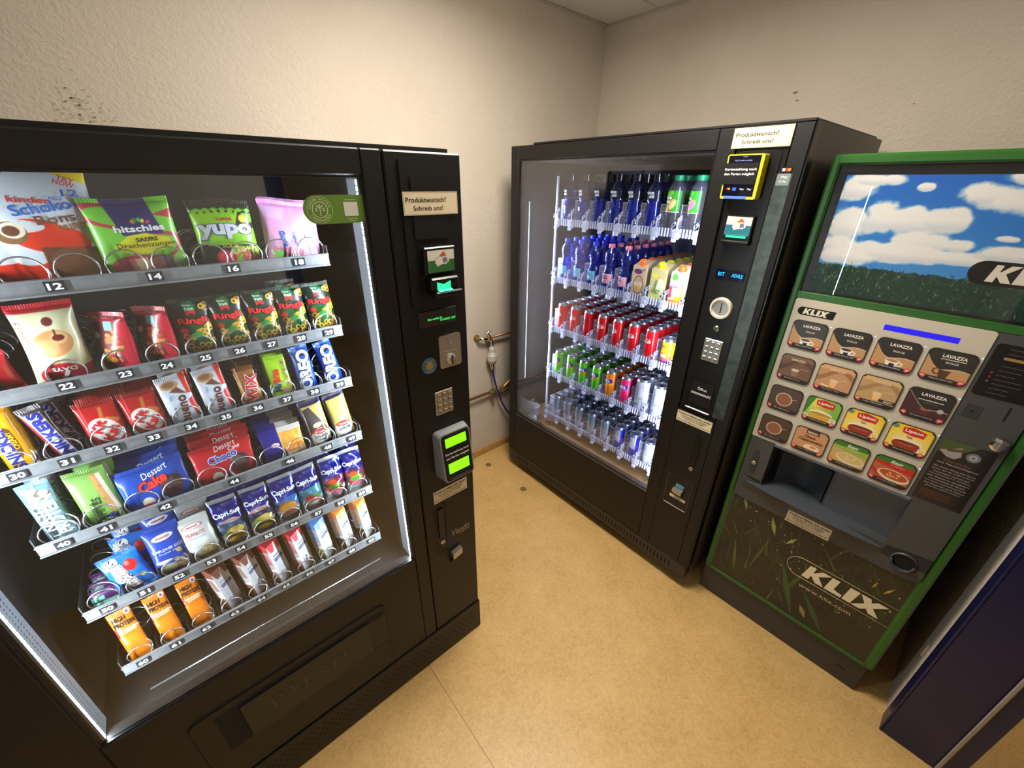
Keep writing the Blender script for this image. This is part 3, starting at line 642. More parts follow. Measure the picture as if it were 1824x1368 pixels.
# ================================================================ drinks vending machine; its own frame: x to the right along the front, y into the machine
MBm = Matrix.Translation((.8523, .7965, 0)) @ Matrix.Rotation(R(-90-.2316), 4, 'Z')
B = tag(empty('drinks_vending_machine', MBm), 'black drinks vending machine with lit bottles and cans behind its window', 'vending machine')
BW, BH = 1.2933, 1.932
BODY = mat('grey_brown_cabinet_paint', (92, 86, 82), .45)
m = MB(); bd = .81
m.box(.0, .04, .055, bd, .065, BH, BODY); m.box(BW-.035, BW, .055, bd, .065, BH, BODY); m.box(.04, BW-.035, bd-.03, bd, .065, BH, BODY); m.box(.04, BW-.035, .055, bd-.03, BH-.05, BH, BODY); m.box(.04, BW-.035, .055, bd-.03, .065, .34, BODY)
m.box(1.10, 1.11, .055, bd-.03, .34, BH-.05, BODY)
m.box(.17, BW-.02, .06, bd, BH, BH+.012, BLK); m.build('cabinet', B)
gx0, gx1, gz0, gz1 = .0555, 1.0288, .4333, 1.8685
m = MB(); m.frame(gx0, gx1, gz0, gz1, 0, 1.088, .1495, 1.929, 0, .05, BLK, .003); m.box(1.245, BW, 0, .05, .1495, 1.929, BLK, .003); m.box(1.088, 1.245, 0, .05, 1.87, 1.929, BLK); m.box(1.088, 1.245, 0, .05, .1495, .93, BLK)
m.box(1.092, 1.241, .006, .05, .93, 1.87, BLK2)
m.box(BW, BW+.004, .004, .046, .15, 1.93, BLK2); m.box(.158, BW, .0, .05, 1.929, 1.937, BLK, .002)
m.build('door', B)
m = MB(); m.frame(gx0+.006, gx1-.006, gz0+.006, gz1-.006, gx0, gx1, gz0, gz1, .003, .02, BLK2); m.box(gx0+.01, gx1-.004, .0015, .006, gz0-.003, gz0+.005, mat('worn_chrome_edge', (120, 115, 112), .3, metal=.8)); m.build('window_trim', B)
BGL = clear('machine_glass_drinks', (236, 239, 242), .045, .003)
MB().box(gx0+.006, gx1-.006, .008, .013, gz0+.006, gz1-.006, BGL).build('glass_pane', B)
MB().box(-.003, 0, .06, bd, .066, BH, GAP).build('side_seal', B)
# plinth: slotted vent strip, feet
m = MB(); m.box(.002, BW-.004, .004, .06, .065, .1465, mat('plinth_dark', (46, 42, 38), .45), .002); m.box(.03, BW-.03, .06, .5, .045, .065, GAP)
for i in range(57):
    x = .084+i*.02; m.box(x, x+.008, .0035, .0045, .084, .121, GAP)
m.box(0, BW, .002, .05, .1455, .1495, GAP); m.build('vented_plinth', B)
for x, y in ((.27, .06), (1.17, .06), (.1, .70), (1.19, .70)):
    MB().lathe([(.026, 0), (.028, .006), (.022, .016), (.013, .018), (.013, .05)], BLK2, 20, c=(x, y+.03, 0)).build('levelling_foot', B)
MB().box(.02, .06, .03, .06, .03, .066, mat('hinge_bracket', (90, 84, 76), .4, metal=.6), .002).build('hinge_bracket', B)
# control column
m = MB(); m.prism(rrect(1.106, 1.224, .944, 1.862, .016), .002, .006, BLK2); m.prism([(1.229, .96), (1.243, .96), (1.243, 1.80), (1.229, 1.80)], -.001, .0, BLK2)
outline(m, 1.105, 1.226, .942, 1.863, .0015, .002, GAP, .016); outline(m, 1.12, 1.222, 1.122, 1.6, .0012, .0008, GAP, .001); m.build('control_panel', B)
m = MB(); m.box(1.229, 1.272, -.0012, 0, .95, 1.80, mat('scuffed_dark_strip', (52, 62, 58), .3, vary=.3, vscale=30, coat=.3)); m.build('glossy_strip', B)
wish_sticker(B, 1.0755, 1.243, 1.871, 1.9255, -.0002)
help_sticker(B, 1.091, 1.238, .8765, .9255, -.0002)
t = empty('card_reader'); t.parent = B
YEL = mat('yellow_reader_shell', (214, 204, 40), .35)
m = MB(); m.prism(rrect(1.088, 1.196, 1.728, 1.853, .006), -.034, .002, YEL); m.build('reader_shell', t)
o = MB().box(1.0925, 1.1865, -.0355, -.034, 1.737, 1.8495, mat('reader_screen', (10, 12, 30), .15, coat=.5)).build('reader_screen', t)
m = MB(); m.prism([(1.084, 1.770), (1.186, 1.770), (1.186, 1.829), (1.084, 1.829)], -.0368, -.0358, BLACK); o = m.build('paper_cover', t)
m = MB(); put_text(m, 'Kartenzahlung nach', 1.135, 1.811, WHITE, -.0372, w=.094, h=.009); put_text(m, 'den Ferien möglich', 1.133, 1.798, WHITE, -.0372, w=.090, h=.009)
put_text(m, 'Nayax', 1.142, 1.8455, ink((150, 150, 160)), -.0358, w=.014, h=.003); put_text(m, 'Bitte Produkt auswählen', 1.138, 1.836, ink((150, 160, 220)), -.0358, w=.05, h=.004, bold=0)
put_text(m, 'Pay', 1.152, 1.756, WHITE, -.0358, w=.012, h=.006); put_text(m, 'Pay', 1.174, 1.756, WHITE, -.0358, w=.012, h=.006)
m.lathe([(0, -.0358), (.0032, -.0358)], ink((225, 40, 30)), 14, c=(1.108, 0, 1.757), ax='y', caps=False); m.lathe([(0, -.0359), (.0032, -.0359)], ink((240, 150, 30)), 14, c=(1.1125, 0, 1.757), ax='y', caps=False); m.box(1.123, 1.134, -.036, -.0356, 1.752, 1.761, ink((40, 100, 220))); m.build('lettering', t)
MB().box(1.10, 1.168, -.0362, -.033, 1.7295, 1.7365, mat('blue_light_bar', (60, 90, 255), .4, emit=2.2)).build('blue_light_bar', t)
m = MB(); m.prism(rrect(1.232, 1.268, 1.768, 1.8, .004), -.0018, -.001, ink((120, 130, 130))); m.box(1.238, 1.266, -.0018, -.001, 1.803, 1.817, ink((24, 24, 28))); m.lathe([(0, -.0022), (.0045, -.0022)], ink((220, 60, 40)), 14, c=(1.255, 0, 1.81), ax='y', caps=False); m.lathe([(0, -.0023), (.0045, -.0023)], ink((235, 130, 50)), 14, c=(1.260, 0, 1.81), ax='y', caps=False); m.box(1.241, 1.249, -.0023, -.0018, 1.806, 1.814, ink((200, 200, 205)))
put_text(m, 'Pay', 1.252, 1.79, WHITE, -.0022, w=.018, h=.008); put_text(m, 'G Pay', 1.25, 1.778, WHITE, -.0022, w=.02, h=.006); m.build('payment_stickers', B)
t = empty('banknote_reader'); t.parent = B
m = MB(); m.box(1.117, 1.203, -.012, .002, 1.59, 1.68, BLK2, .002); m.box(1.115, 1.205, -.022, .002, 1.594, 1.603, BLK2, .002); m.build('reader_housing', t)
printed('picture_panel', money_art(1.119, 1.620, .079, .056, (46, 112, 134)), flat(-.0125), GLOSS, t)
MB().box(1.128, 1.190, -.017, -.0115, 1.6125, 1.618, GRN).build('indicator_light', t)
t = empty('display'); t.parent = B
MB().box(1.118, 1.213, -.001, .002, 1.474, 1.506, mat('blue_black_window', (10, 14, 34), .15, coat=.5)).build('display_window', t)
CY = mat('cyan_display_text', (30, 170, 255), .4, emit=1.6); m = MB(); put_text(m, 'BIT', 1.137, 1.490, CY, -.0014, w=.022, h=.012, bold=0); put_text(m, 'AEHLE', 1.190, 1.4905, CY, -.0014, w=.036, h=.012, bold=0); m.build('display_text', t)
t = empty('coin_slot'); t.parent = B
RING = mat('pale_enamel_ring', (214, 206, 190), .3)
m = MB(); m.lathe([(.0, -.004), (.027, -.004), (.030, -.012), (.036, -.012), (.0385, -.006), (.0385, .002)], RING, 36, c=(1.164, 0, 1.373), ax='y', ring_mats=[STEEL, RING, RING, RING, RING]); m.build('bezel_ring', t)
MB().box(1.163, 1.166, -.0055, -.0035, 1.356, 1.392, GAP).build('slot', t)
m = MB(); m.lathe([(.0, -.009), (.008, -.009), (.011, -.006), (.0115, .002)], CHROME, 24, c=(1.166, 0, 1.298), ax='y'); m.box(1.1645, 1.1675, -.0095, -.009, 1.294, 1.302, GAP); m.build('return_button', B)
keypad(B, 1.134, 1.2, 1.166, 1.254, .001)
m = MB(); m.prism(rrect(1.124, 1.212, .975, 1.073, .002), -.001, .002, BLACK); m.build('flap_cover', B)
m = MB(); put_text(m, 'Öffnet', 1.168, 1.048, WHITE, -.0014, w=.038, h=.013); put_text(m, 'automatisch!', 1.166, 1.026, WHITE, -.0014, w=.078, h=.012); m.build('lettering', B)
SIL = mat('silver_ledge', (190, 188, 184), .25, metal=.8)
MB().box(1.116, 1.216, -.004, .004, .949, .956, SIL, .002).build('silver_ledge', B)
lever_handle(B, 1.174, 1.222, .665, .868, 1.187, 1.212, .708, .845, 1.2, .677)
m = MB(); outline(m, 1.111, 1.226, .442, .612, -.001, .003, mat('panel_edge', (60, 56, 52), .4), .014); m.prism(rrect(1.1135, 1.2235, .4445, .6095, .012), -.0006, 0, BLK2); m.box(1.118, 1.222, -.006, 0, .445, .4515, SIL, .002); m.build('coin_return_panel', B)
t = empty('coin_return'); t.parent = B
m = MB(); m.box(1.156, 1.192, -.003, 0, .556, .572, mat('blue_label', (90, 150, 180), .4)); m.build('blue_label', t)
m = MB(); m.prism([(1.152, .554), (1.195, .553), (1.195, .536), (1.152, .538)], -.024, -.002, STEEL); m.add([(1.152, -.024, .538), (1.195, -.024, .536), (1.192, -.002, .51), (1.155, -.002, .512)], [(0, 1, 2, 3)], STEEL); m.build('coin_cup', t)
m = MB(); m.box(1.138, 1.212, -.0016, -.0006, .491, .505, CREAM); put_text(m, 'Vendo', 1.175, .498, BLACK, -.002, w=.03, h=.008); m.build('maker_label', t)
# interior: rails, trays with combs and dividers, lights
m = MB(); BI = mat('drinks_interior_dark', (34, 32, 34), .5); m.box(.041, .044, .06, .77, .34, 1.87, BI); m.box(1.095, 1.1, .06, .77, .34, 1.87, BI); m.box(.044, 1.095, .765, .77, .34, 1.87, BI); m.box(.044, 1.095, .06, .765, 1.865, 1.88, BI); m.build('inner_lining', B)
MB().box(.05, 1.09, .06, .50, .405, .412, mat('brown_machine_floor', (104, 80, 58), .5, vary=.08, vscale=20)).build('chamber_floor', B)
m = MB(); RAIL = mat('white_rail', (200, 198, 215), .4); m.box(.222, .23, .105, .115, .42, 1.80, RAIL); m.box(.222, .23, .60, .61, .42, 1.80, RAIL); m.build('tray_rail', B)
led_strip(B, .095, .045, .69, 1.685, .75, .66, .014, ext=.01, dots=70, name='light_strip', watts=21, bw=.003, col=(.78, .82, 1))
led_strip(B, 1.02, .03, .46, 1.84, -.8, .6, .009, dots=90, name='light_strip', watts=8, bw=.003, col=(.78, .82, 1))
ACR = clear('clear_acrylic', (238, 240, 246), .05, .06, body=.2, bcol=(225, 228, 250)); ACE = clear('acrylic_edge', (225, 230, 245), .12, .15, body=.6, bcol=(236, 238, 255))
PITCH = .0917; BX = lambda c: .290+PITCH*c+(.003*c if False else 0)
ZB = {1: 1.597, 2: 1.314, 3: 1.041, 4: .766, 5: .488}
NUMB = ink((38, 40, 52))
m0 = {}
def divider_mesh():
    m = MB()
    for sx in (-.0135, .0135): m.box(sx-.0008, sx+.0008, .04, .36, 0, .10, ACR)
    for z in (.0, .05, .098):
        for sx in (-.0135, .0135): m.box(sx-.0013, sx+.0013, .04, .36, z, z+.0025, ACE)
    for y in (.04, .10, .17, .24, .31):
        m.box(-.0135, .0135, y, y+.002, 0, .10, ACR)
        for sx in (-.0135, .0135): m.box(sx-.0013, sx+.0013, y-.001, y+.003, 0, .10, ACE)
        m.box(-.0135, .0135, y, y+.002, .096, .1005, ACE)
    for z in (.02, .045, .07): m.box(-.0135, .0135, .039, .041, z, z+.002, ACE)
    m.box(-.002, .002, .0, .04, 0, .055, ACR); m.box(-.003, .003, -.002, .002, -.01, .05, ACE, .001)
    m.box(-.016, .016, -.006, .002, -.024, .012, ACE, .002); m.lathe([(.011, 0), (.011, .005)], ACE, 12, c=(0, -.011, -.008), ax='y'); m.lathe([(.008, 0), (.008, .004)], ACE, 10, c=(.006, -.009, .010), ax='y'); m.lathe([(.007, 0), (.007, .004)], ACE, 10, c=(-.007, -.009, .006), ax='y')
    m.box(-.009, .009, -.016, -.004, -.034, -.020, ACE, .002)
    m.add([(-.016, -.010, .018), (.020, -.010, .052), (.020, -.010, .066), (-.016, -.010, .032)], [(0, 1, 2, 3)], ACR)
    for a, b in (((-.016, .018), (.020, .052)), ((.020, .052), (.020, .066)), ((.020, .066), (-.016, .032)), ((-.016, .032), (-.016, .018))): m.tube([(a[0], -.010, a[1]), (b[0], -.010, b[1])], .0011, ACE, 5)
    return m
dm = divider_mesh().build('lane_divider'); dmesh = dm.data; bpy.data.objects.remove(dm)
for k, z in ZB.items():
    t = empty('tray'); t.parent = B; t.location = (0, .10, z)
    m = MB(); m.box(.232, 1.09, 0, .42, -.006, -.002, ACR)
    m.box(.232, 1.09, -.002, .002, -.014, -.002, ACR)
    m.build('tray_base', t)
    m = MB(); n = 0
    for i in range(9*7):
        x = .248+i*PITCH/7
        if x > 1.085: break
        m.box(x, x+.0055, -.006, .002, -.017, .016, ACE, .001)
    m.build('front_comb', t)
    for c in range(10):
        x = BX(c)-PITCH/2
        o = bpy.data.objects.new('lane_divider', dmesh); COL.objects.link(o); o.parent = t; o.location = (x, 0, 0)
        if c < 9:
            m = MB(); m.prism([(x-.013, .0235), (x+.004, .0395), (x+.004, .0505), (x-.013, .0345)], -.0122, -.0112, NUMB)
            put_text(m, '%d%d' % (k, c+1), x-.0045, .037, WHITE, -.0126, h=.008, rot=44, bold=.02); m.build('number_flag', t)
# product lift bracket at the bottom left
CP = clear('clear_lift_cup', (230, 235, 240), .08, .05, body=.2)
t = empty('product_lift'); t.parent = B
m = MB(); m.box(.075, .20, .03, .035, .43, .55, CP); m.box(.075, .08, .035, .15, .43, .50, CP); m.lathe([(.04, 0), (.042, .03), (.045, .06)], CP, 20, c=(.14, .08, .44)); m.build('clear_bucket', t)
m = MB(); m.tube([(.07, .035, .440), (.07, .035, .452), (.135, .035, .432), (.135, .035, .416)], .003, mat('white_lift_wire', (210, 208, 205), .4), 8); m.box(.14, .19, .03, .07, .414, .45, MATS['white_lift_wire'], .004); m.build('lift_arm', t)

# ---------------------------------------------------------------- hot drinks machine
MCm = Matrix.Translation((.9338, -.5401, 0)) @ Matrix.Rotation(R(-90+.5758), 4, 'Z')
C = tag(empty('hot_drinks_machine', MCm), 'green and dark grey hot drinks machine with a cloudy sky sign', 'vending machine')
CWd, CH = .6336, 1.850
GREEN = mat('green_powder_coat', (38, 92, 30), .35, coat=.2); GRY = mat('slate_grey_plastic', (66, 67, 66), .42, bump=.1, bscale=700); GRYD = mat('slate_grey_dark', (48, 49, 51), .45)
m = MB(); DC = mat('dark_cabinet', (24, 25, 24), .5); m.box(.004, CWd-.004, .16, .74, .02, CH-.006, DC); m.box(.004, .09, .05, .16, .02, CH-.006, DC); m.box(.51, CWd-.004, .05, .16, .02, CH-.006, DC); m.box(.09, .51, .05, .16, .9, CH-.006, DC); m.box(.09, .51, .05, .16, .02, .65, DC); m.build('cabinet', C)
m = MB(); m.box(0, .023, 0, .05, .152, CH, GREEN, .006); m.box(.607, CWd, 0, .05, .152, CH, GREEN, .006); m.box(.012, .62, 0, .05, 1.822, CH, GREEN, .006); m.box(.02, .61, .0, .05, 1.437, 1.459, GREEN, .002); m.box(.02, .61, 0, .05, .152, .168, GREEN, .002)
m.box(.02, .61, .004, .05, .168, .64, GREEN); m.box(.02, .61, .006, .05, .89, 1.437, GREEN); m.box(.02, .098, .006, .05, .64, .89, GREEN); m.box(.502, .61, .006, .05, .64, .89, GREEN); m.build('green_door_frame', C)
m = MB(); m.box(.0, CWd-.01, .012, .06, .0, .151, mat('kick_plate_grey', (52, 52, 50), .5), .004); m.box(.545, .575, .0105, .012, .07, .074, GAP); m.build('kick_plate', C)
# back-printed sign under glass
t = empty('illustrated_sign'); t.parent = C
MB().box(.023, .607, .012, .04, 1.459, 1.822, BLK2).build('sign_bezel', t)
cv = Canvas(.54, .330, .0013, base=(40, 112, 176), x0=.046, z0=1.467)
zz = (cv.Z-1.467)/.330; n1 = cv.noise(.13, 5, 6); n2 = cv.noise(.05, 9, 5)
cv.c = np.array((6, 92, 186))*(zz[..., None])+np.array((70, 150, 214))*(1-zz[..., None])
def cloud(cx, cz, rx, rz, seed):
    global cv
    n = cv.noise(.045, seed, 5)-.5; X, Z = (cv.X-cx)/rx, (cv.Z-cz)/rz; q = 1-(X**2+Z**2)+n*1.5
    cv.put(np.clip(q*2.2, 0, 1), (228, 228, 226)); cv.put(np.clip((q*2.2), 0, 1)*np.clip(-Z*.9, 0, .45), (172, 186, 202))
for a in ((.085, 1.765, .055, .04, 1), (.12, 1.785, .06, .018, 11), (.085, 1.665, .06, .05, 2), (.155, 1.69, .05, .045, 3), (.225, 1.685, .075, .04, 4), (.29, 1.69, .05, .035, 5), (.34, 1.75, .06, .03, 6), (.42, 1.735, .07, .035, 7), (.43, 1.79, .09, .02, 8), (.085, 1.61, .05, .03, 9), (.26, 1.635, .06, .03, 10), (.33, 1.63, .035, .018, 12), (.21, 1.6, .14, .03, 13), (.1, 1.58, .08, .025, 14), (.39, 1.6, .1, .02, 15), (.45, 1.62, .09, .022, 16), (.225, 1.768, .02, .012, 17), (.41, 1.655, .022, .009, 18), (.53, 1.70, .05, .05, 19), (.54, 1.6, .06, .03, 20)): cloud(*a)
gl = 1.553+(cv.noise(.012, 40, 3)-.5)*.014; gm = np.clip((gl-cv.Z)/.002, 0, 1); cv.put(gm, (6, 46, 34))
g3 = cv.noise(.006, 41, 3); cv.put(gm*np.clip((g3-.55)*5, 0, 1), (16, 72, 46)); rr = random.Random(5)
for _ in range(620):
    x = rr.uniform(.05, .58); z = rr.uniform(1.468, 1.552); l = rr.uniform(.006, .02); a = rr.uniform(55, 125); c_ = rr.choice(((70, 110, 76), (26, 64, 42), (8, 28, 22), (150, 164, 120), (14, 44, 32), (20, 54, 38), (8, 30, 24)))
    b = (x+l*math.cos(R(a)), z+l*math.sin(R(a))); cv.poly([(x-.0008, z), (x+.0008, z), b], c_)
cv.ell(.44, 1.50, .10, .035, (226, 222, 210), 0, .0)
printed('sky_and_meadow_print', cv, flat(.0115), PAPER, t)
def klix(par, x0, zc, h, y, dark, ring=False, slope=0, w=None):
    """pill-ended badge with slanted KLIX letters"""
    w = w or h*3.0; m = MB(); ex = x0+h/2
    P = [(ex+h/2*math.cos(R(a)), zc+h/2*math.sin(R(a))) for a in range(90, 271, 10)]+[(x0+w-h*.12, zc-h/2), (x0+w, zc+h/2)]
    if not ring: m.add([(x, y, z) for x, z in P], [tuple(range(len(P)))[::-1]], dark)
    else:
        P = [(x0+w, zc+h/2)]+[(ex+h/2*math.cos(R(a)), zc+h/2*math.sin(R(a))) for a in range(90, 271, 10)]+[(x0+w, zc-h/2)]
        m.tube([(x, y, z) for x, z in P], .0009, ink((214, 196, 150)), 4)
    lc = ink((226, 214, 178)) if ring else ink((222, 214, 196)); H = h*.72; x = x0+h*.62; u = H
    lay = [0]
    def g(pts, dx):
        lay[0] += .00012; m.add([(x+(dx+px*u)*1.36+pz*u*.16, y-.0005-lay[0], zc-H/2+pz*u) for px, pz in pts], [tuple(range(len(pts)))], lc)
    # K
    g([(0, 0), (.26, 0), (.26, 1), (.04, 1)], 0); g([(.2, .42), (.48, 1), (.80, 1), (.46, .5), (.2, .36)], 0); g([(.2, .62), (.42, .62), (.80, 0), (.50, 0), (.2, .44)], 0)
    d = .80*u+.02*h
    g([(0, 0), (.58, 0), (.58, .2), (.40, .24), (.26, .3), (.26, 1), (0, 1)], d); d += .60*u+.02*h
    g([(0, 0), (.28, 0), (.30, 1), (-.02, 1)], d); d += .32*u+.01*h
    g([(-.04, 0), (.26, 0), (.86, 1), (.54, 1)], d); g([(0, 1), (.32, 1), (.44, .62), (.86, 0), (.54, 0), (.3, .42)], d)
    put_text(m, 'R', x+(d+u*.94)*1.36+u*.12, zc+H*.36, lc, y-.0005, h=h*.09, bold=0)
    m.build('maker_badge', par)
klix(t, .372, 1.574, .058, .0105, ink((20, 20, 18)), w=.2)
CGL = clear('sign_glass', (246, 246, 246), .0, .003)
m = MB(); k = 40; xs = [.026+.578*i/k for i in range(k+1)]; ys = [.0095-.0175*(1-((x-.315)/.289)**2) for x in xs]
m.add([(x, y, z) for z in (1.462, 1.819) for x, y in zip(xs, ys)], [(i, i+1, k+2+i, k+1+i) for i in range(k)], CGL, True); m.build('sign_glass', t)
# selection panel
t = empty('selection_panel'); t.parent = C
PAN = mat('ivory_selection_panel', (192, 184, 166), .4)
m = MB(); m.prism(rrect(.023, .479, .900, 1.437, .006), -.005, .006, PAN); m.build('panel_plate', t)
klix(t, .037, 1.400, .026, -.0056, ink((30, 28, 26)), w=.104)
MB().box(.262, .4205, -.0056, -.005, 1.390, 1.4055, mat('blue_lit_display', (24, 16, 205), .4, emit=.75)).build('blue_display', t)
BTN = mat('button_border_dark', (34, 28, 26), .3); RED = (196, 60, 54)
def cup(cv, cx, cz, s, drink, glass=False, body=(228, 224, 214)):
    cv.ring(cx+s*1.02, cz-.1*s, s*.38, s*.34, .28, body); cv.poly([(cx-s*.95, cz+s*.35), (cx+s*.95, cz+s*.35), (cx+s*.62, cz-s), (cx-s*.62, cz-s)], body); cv.ell(cx, cz-s*.95, s*.62, s*.2, body)
    cv.ell(cx, cz+s*.35, s*.98, s*.34, body); cv.ell(cx, cz+s*.37, s*.82, s*.24, drink)
    if not glass: cv.rect(cx-s*.3, cx+s*.45, cz-s*.75, cz-s*.12, (30, 34, 50))
def btn(kind, x0, z0, w=.0975, h=.0935):
    cv = Canvas(w, h, .0014, base=(40, 36, 32), x0=x0, z0=z0); X = lambda u: x0+u*w; Z = lambda v: z0+v*h; T = []; WHT = (232, 226, 212)
    U = (cv.X-x0)/w; V = (cv.Z-z0)/h
    def text(s, u, v, ww, col=WHT, hh=None, rot=0, bold=.03, shear=0): T.append((s, X(u), Z(v), ww*w, col, hh and hh*h, rot, bold, shear))
    if kind in ('d1', 'd2', 'd3', 'd4'):
        cv.c[:] = (186, 142, 98); k = (62, 64, 62) if kind == 'd1' else (44, 40, 36)
        cv.put(V > (.42+.75*(np.clip(.42-U, 0, 1))**1.6*2.2+.05*np.sin((U-.5)*6)), k); cv.put(abs(V-(.42+.75*(np.clip(.42-U, 0, 1))**1.6*2.2+.05*np.sin((U-.5)*6))) < .012, (226, 192, 150))
        if kind == 'd4': cv.poly([(X(.36), Z(.4)), (X(.62), Z(.4)), (X(.56), Z(.12)), (X(.42), Z(.12))], (84, 52, 36)); cv.ring(X(.34), Z(.34), .008, .008, .25, (84, 52, 36))
        else: cup(cv, X(.5), Z(.27), w*.17, {'d1': (70, 70, 66), 'd2': (46, 40, 36), 'd3': (178, 116, 70)}[kind])
        text('LAVAZZA', .56, .83, .5, hh=.1); text('DOLCE', .56, .64, .26, (200, 196, 186), hh=.06)
        if kind == 'd4': text('prontissimo!', .56, .73, .5, hh=.05)
    elif kind in ('c1', 'c2', 'c3'):
        b, d_ = {'c1': ((112, 84, 66), (86, 66, 54)), 'c2': ((190, 142, 100), (150, 106, 76)), 'c3': ((186, 150, 100), (160, 124, 82))}[kind]
        cv.c[:] = b; cv.put(abs(V-(.66-.2*np.cos(U*5))) < .09, d_); cv.put(V > .84, np.array(b)*1.12)
        cv.poly([(X(.4), Z(.46)), (X(.62), Z(.46)), (X(.58), Z(.22)), (X(.44), Z(.22))], np.array(b)*1.25); cv.ell(X(.51), Z(.46), w*.12, h*.05, (214, 196, 168))
        if kind == 'c2': cv.ell(X(.25), Z(.24), w*.06, h*.03, (222, 208, 160)); cv.ell(X(.36), Z(.22), w*.06, h*.03, (222, 208, 160))
        if kind == 'c3': cv.rect(X(.6), X(1), Z(.19), Z(.29), (34, 34, 44)); text('SELECT', .83, .24, .22, hh=.05)
        text('LAVAZZA', .52, .84, .42, (222, 206, 184), hh=.085); text({'c1': 'cappuccino', 'c2': 'caffè', 'c3': 'LATTE'}[kind], .76, .55, .28 if kind != 'c2' else .15, (214, 196, 172), hh=.05, bold=0)
    elif kind == 'esp':
        cv.c[:] = (70, 38, 40); cv.put(V > (.4+.9*(np.clip(.5-U, 0, 1))**1.5*1.6), (42, 36, 36)); cv.put(abs(V-(.4+.9*(np.clip(.5-U, 0, 1))**1.5*1.6+.02*np.sin(U*9))) < .01, (190, 178, 168))
        cv.rect(X(.4), X(.6), Z(.16), Z(.36), (92, 40, 32)); cv.ell(X(.5), Z(.36), w*.1, h*.035, (150, 96, 66)); cv.ell(X(.82), Z(.42), w*.07, h*.07, (176, 172, 168))
        text('LAVAZZA', .56, .84, .54, hh=.1); text('prontissimo!', .54, .67, .54, hh=.055); text('intenso', .56, .59, .3, (130, 124, 120), hh=.04, bold=0)
    elif kind in ('g1', 'g2'):
        cv.c[:] = (74, 62, 54) if kind == 'g1' else (76, 54, 40); cv.ell(X(.48), Z(.5), w*.26, h*.27, (206, 180, 150)); cv.ell(X(.48), Z(.5), w*.225, h*.235, (140, 88, 62)); cv.rect(X(.72), X(.86), Z(.58), Z(.60), (206, 180, 150), 20)
        cv.put(np.clip(cv.noise(.05, 3, 3)-.45, 0, 1)*.5, (110, 84, 70)); text('Genuss', .5, .9, .5, (104, 90, 80), hh=.06, bold=0)
    elif kind in ('lg', 'l1', 'l2'):
        if kind == 'lg':
            cv.c[:] = (120, 176, 70); cv.put(np.clip(1.2-np.hypot(U-.3, V-.75)*2.2, 0, 1), (226, 214, 96)); cv.poly([(X(0), Z(1)), (X(.25), Z(1)), (X(.05), Z(.3)), (X(0), Z(.3))], (52, 128, 40)); cv.rect(X(0), X(1), Z(0), Z(.3), (222, 220, 196), a=.6); text('grün Pfefferminz', .55, .62, .5, (190, 180, 40), hh=.06)
        else:
            cv.c[:] = (232, 190, 22); cv.put(np.clip(1.1-np.hypot((U-.5)*.8, V-.45)*1.9, 0, 1), (240, 226, 170)); cv.ell(X(.06), Z(.9), w*.13, h*.08, (96, 132, 104), -20); text('TEA', .5, .6, .16, (150, 92, 30), hh=.075)
        dr = (206, 160, 60) if kind == 'lg' else (150, 50, 28)
        cv.ell(X(.5), Z(.3), w*.33, h*.19, dr); cv.rect(X(.17), X(.83), Z(.3), Z(.5), (240, 226, 180) if kind != 'lg' else (170, 196, 110), a=0); cv.ell(X(.5), Z(.42), w*.33, h*.1, (240, 232, 206)); cv.ell(X(.5), Z(.39), w*.3, h*.06, tuple(np.array(dr)*.85)); cv.ring(X(.88), Z(.26), w*.08, h*.08, .2, (236, 232, 216))
        cv.poly([(X(.28), Z(.9)), (X(.5), Z(.96)), (X(.82), Z(.88)), (X(.80), Z(.68)), (X(.52), Z(.67)), (X(.30), Z(.72))], (196, 34, 34)); text('Lipton', .55, .81, .42, hh=.13, rot=0)
    elif kind == 'cc':
        cv.c[:] = (196, 142, 100); cv.rect(X(.33), X(.72), Z(.8), Z(1), (84, 40, 28)); text('Balisto', .52, .88, .3, (230, 220, 200), hh=.08); cv.ell(X(.62), Z(.26), w*.24, h*.13, (234, 206, 166)); cv.ell(X(.66), Z(.3), w*.1, h*.05, (206, 130, 60)); text('Choco', .48, .68, .34, (66, 34, 24), hh=.12, shear=.2); text('Cappuccino', .54, .52, .74, (66, 34, 24), hh=.14, shear=.2)
    elif kind in ('k1', 'k2'):
        cv.c[:] = (190, 162, 106) if kind == 'k1' else (176, 96, 62); cv.rect(X(0), X(1), Z(.78), Z(1), (56, 116, 34)); cv.poly([(X(0), Z(.8)), (X(1), Z(.82)), (X(1), Z(.58)), (X(0), Z(.7))], (150, 172, 60) if kind == 'k1' else (196, 40, 30))
        for q in range(6): cv.ell(X(.03+.06*q), Z(.45-.05*q), w*.07, h*.07, (206, 158, 80) if kind == 'k1' else (190, 48, 30))
        cv.ell(X(.58), Z(.38), w*.40, h*.21, (222, 202, 166), -6); cv.ell(X(.58), Z(.41), w*.35, h*.15, (200, 178, 108) if kind == 'k1' else (178, 74, 36), -6); rr_ = random.Random(4)
        for _ in range(12): cv.ell(X(.58+rr_.uniform(-.18, .18)), Z(.41+rr_.uniform(-.08, .08)), w*.025, h*.02, (226, 206, 150))
        text('Knorr', .54, .88, .3, (236, 236, 226), hh=.12, shear=.3); text('Cremesuppe' if kind == 'k1' else 'Tomatensuppe', .58, .75, .34, hh=.04, bold=0)
    bar = V < (.17 if kind != 'c3' else .16); cv.put(bar & (V < .15+.05*(1-U)), (38, 32, 30))
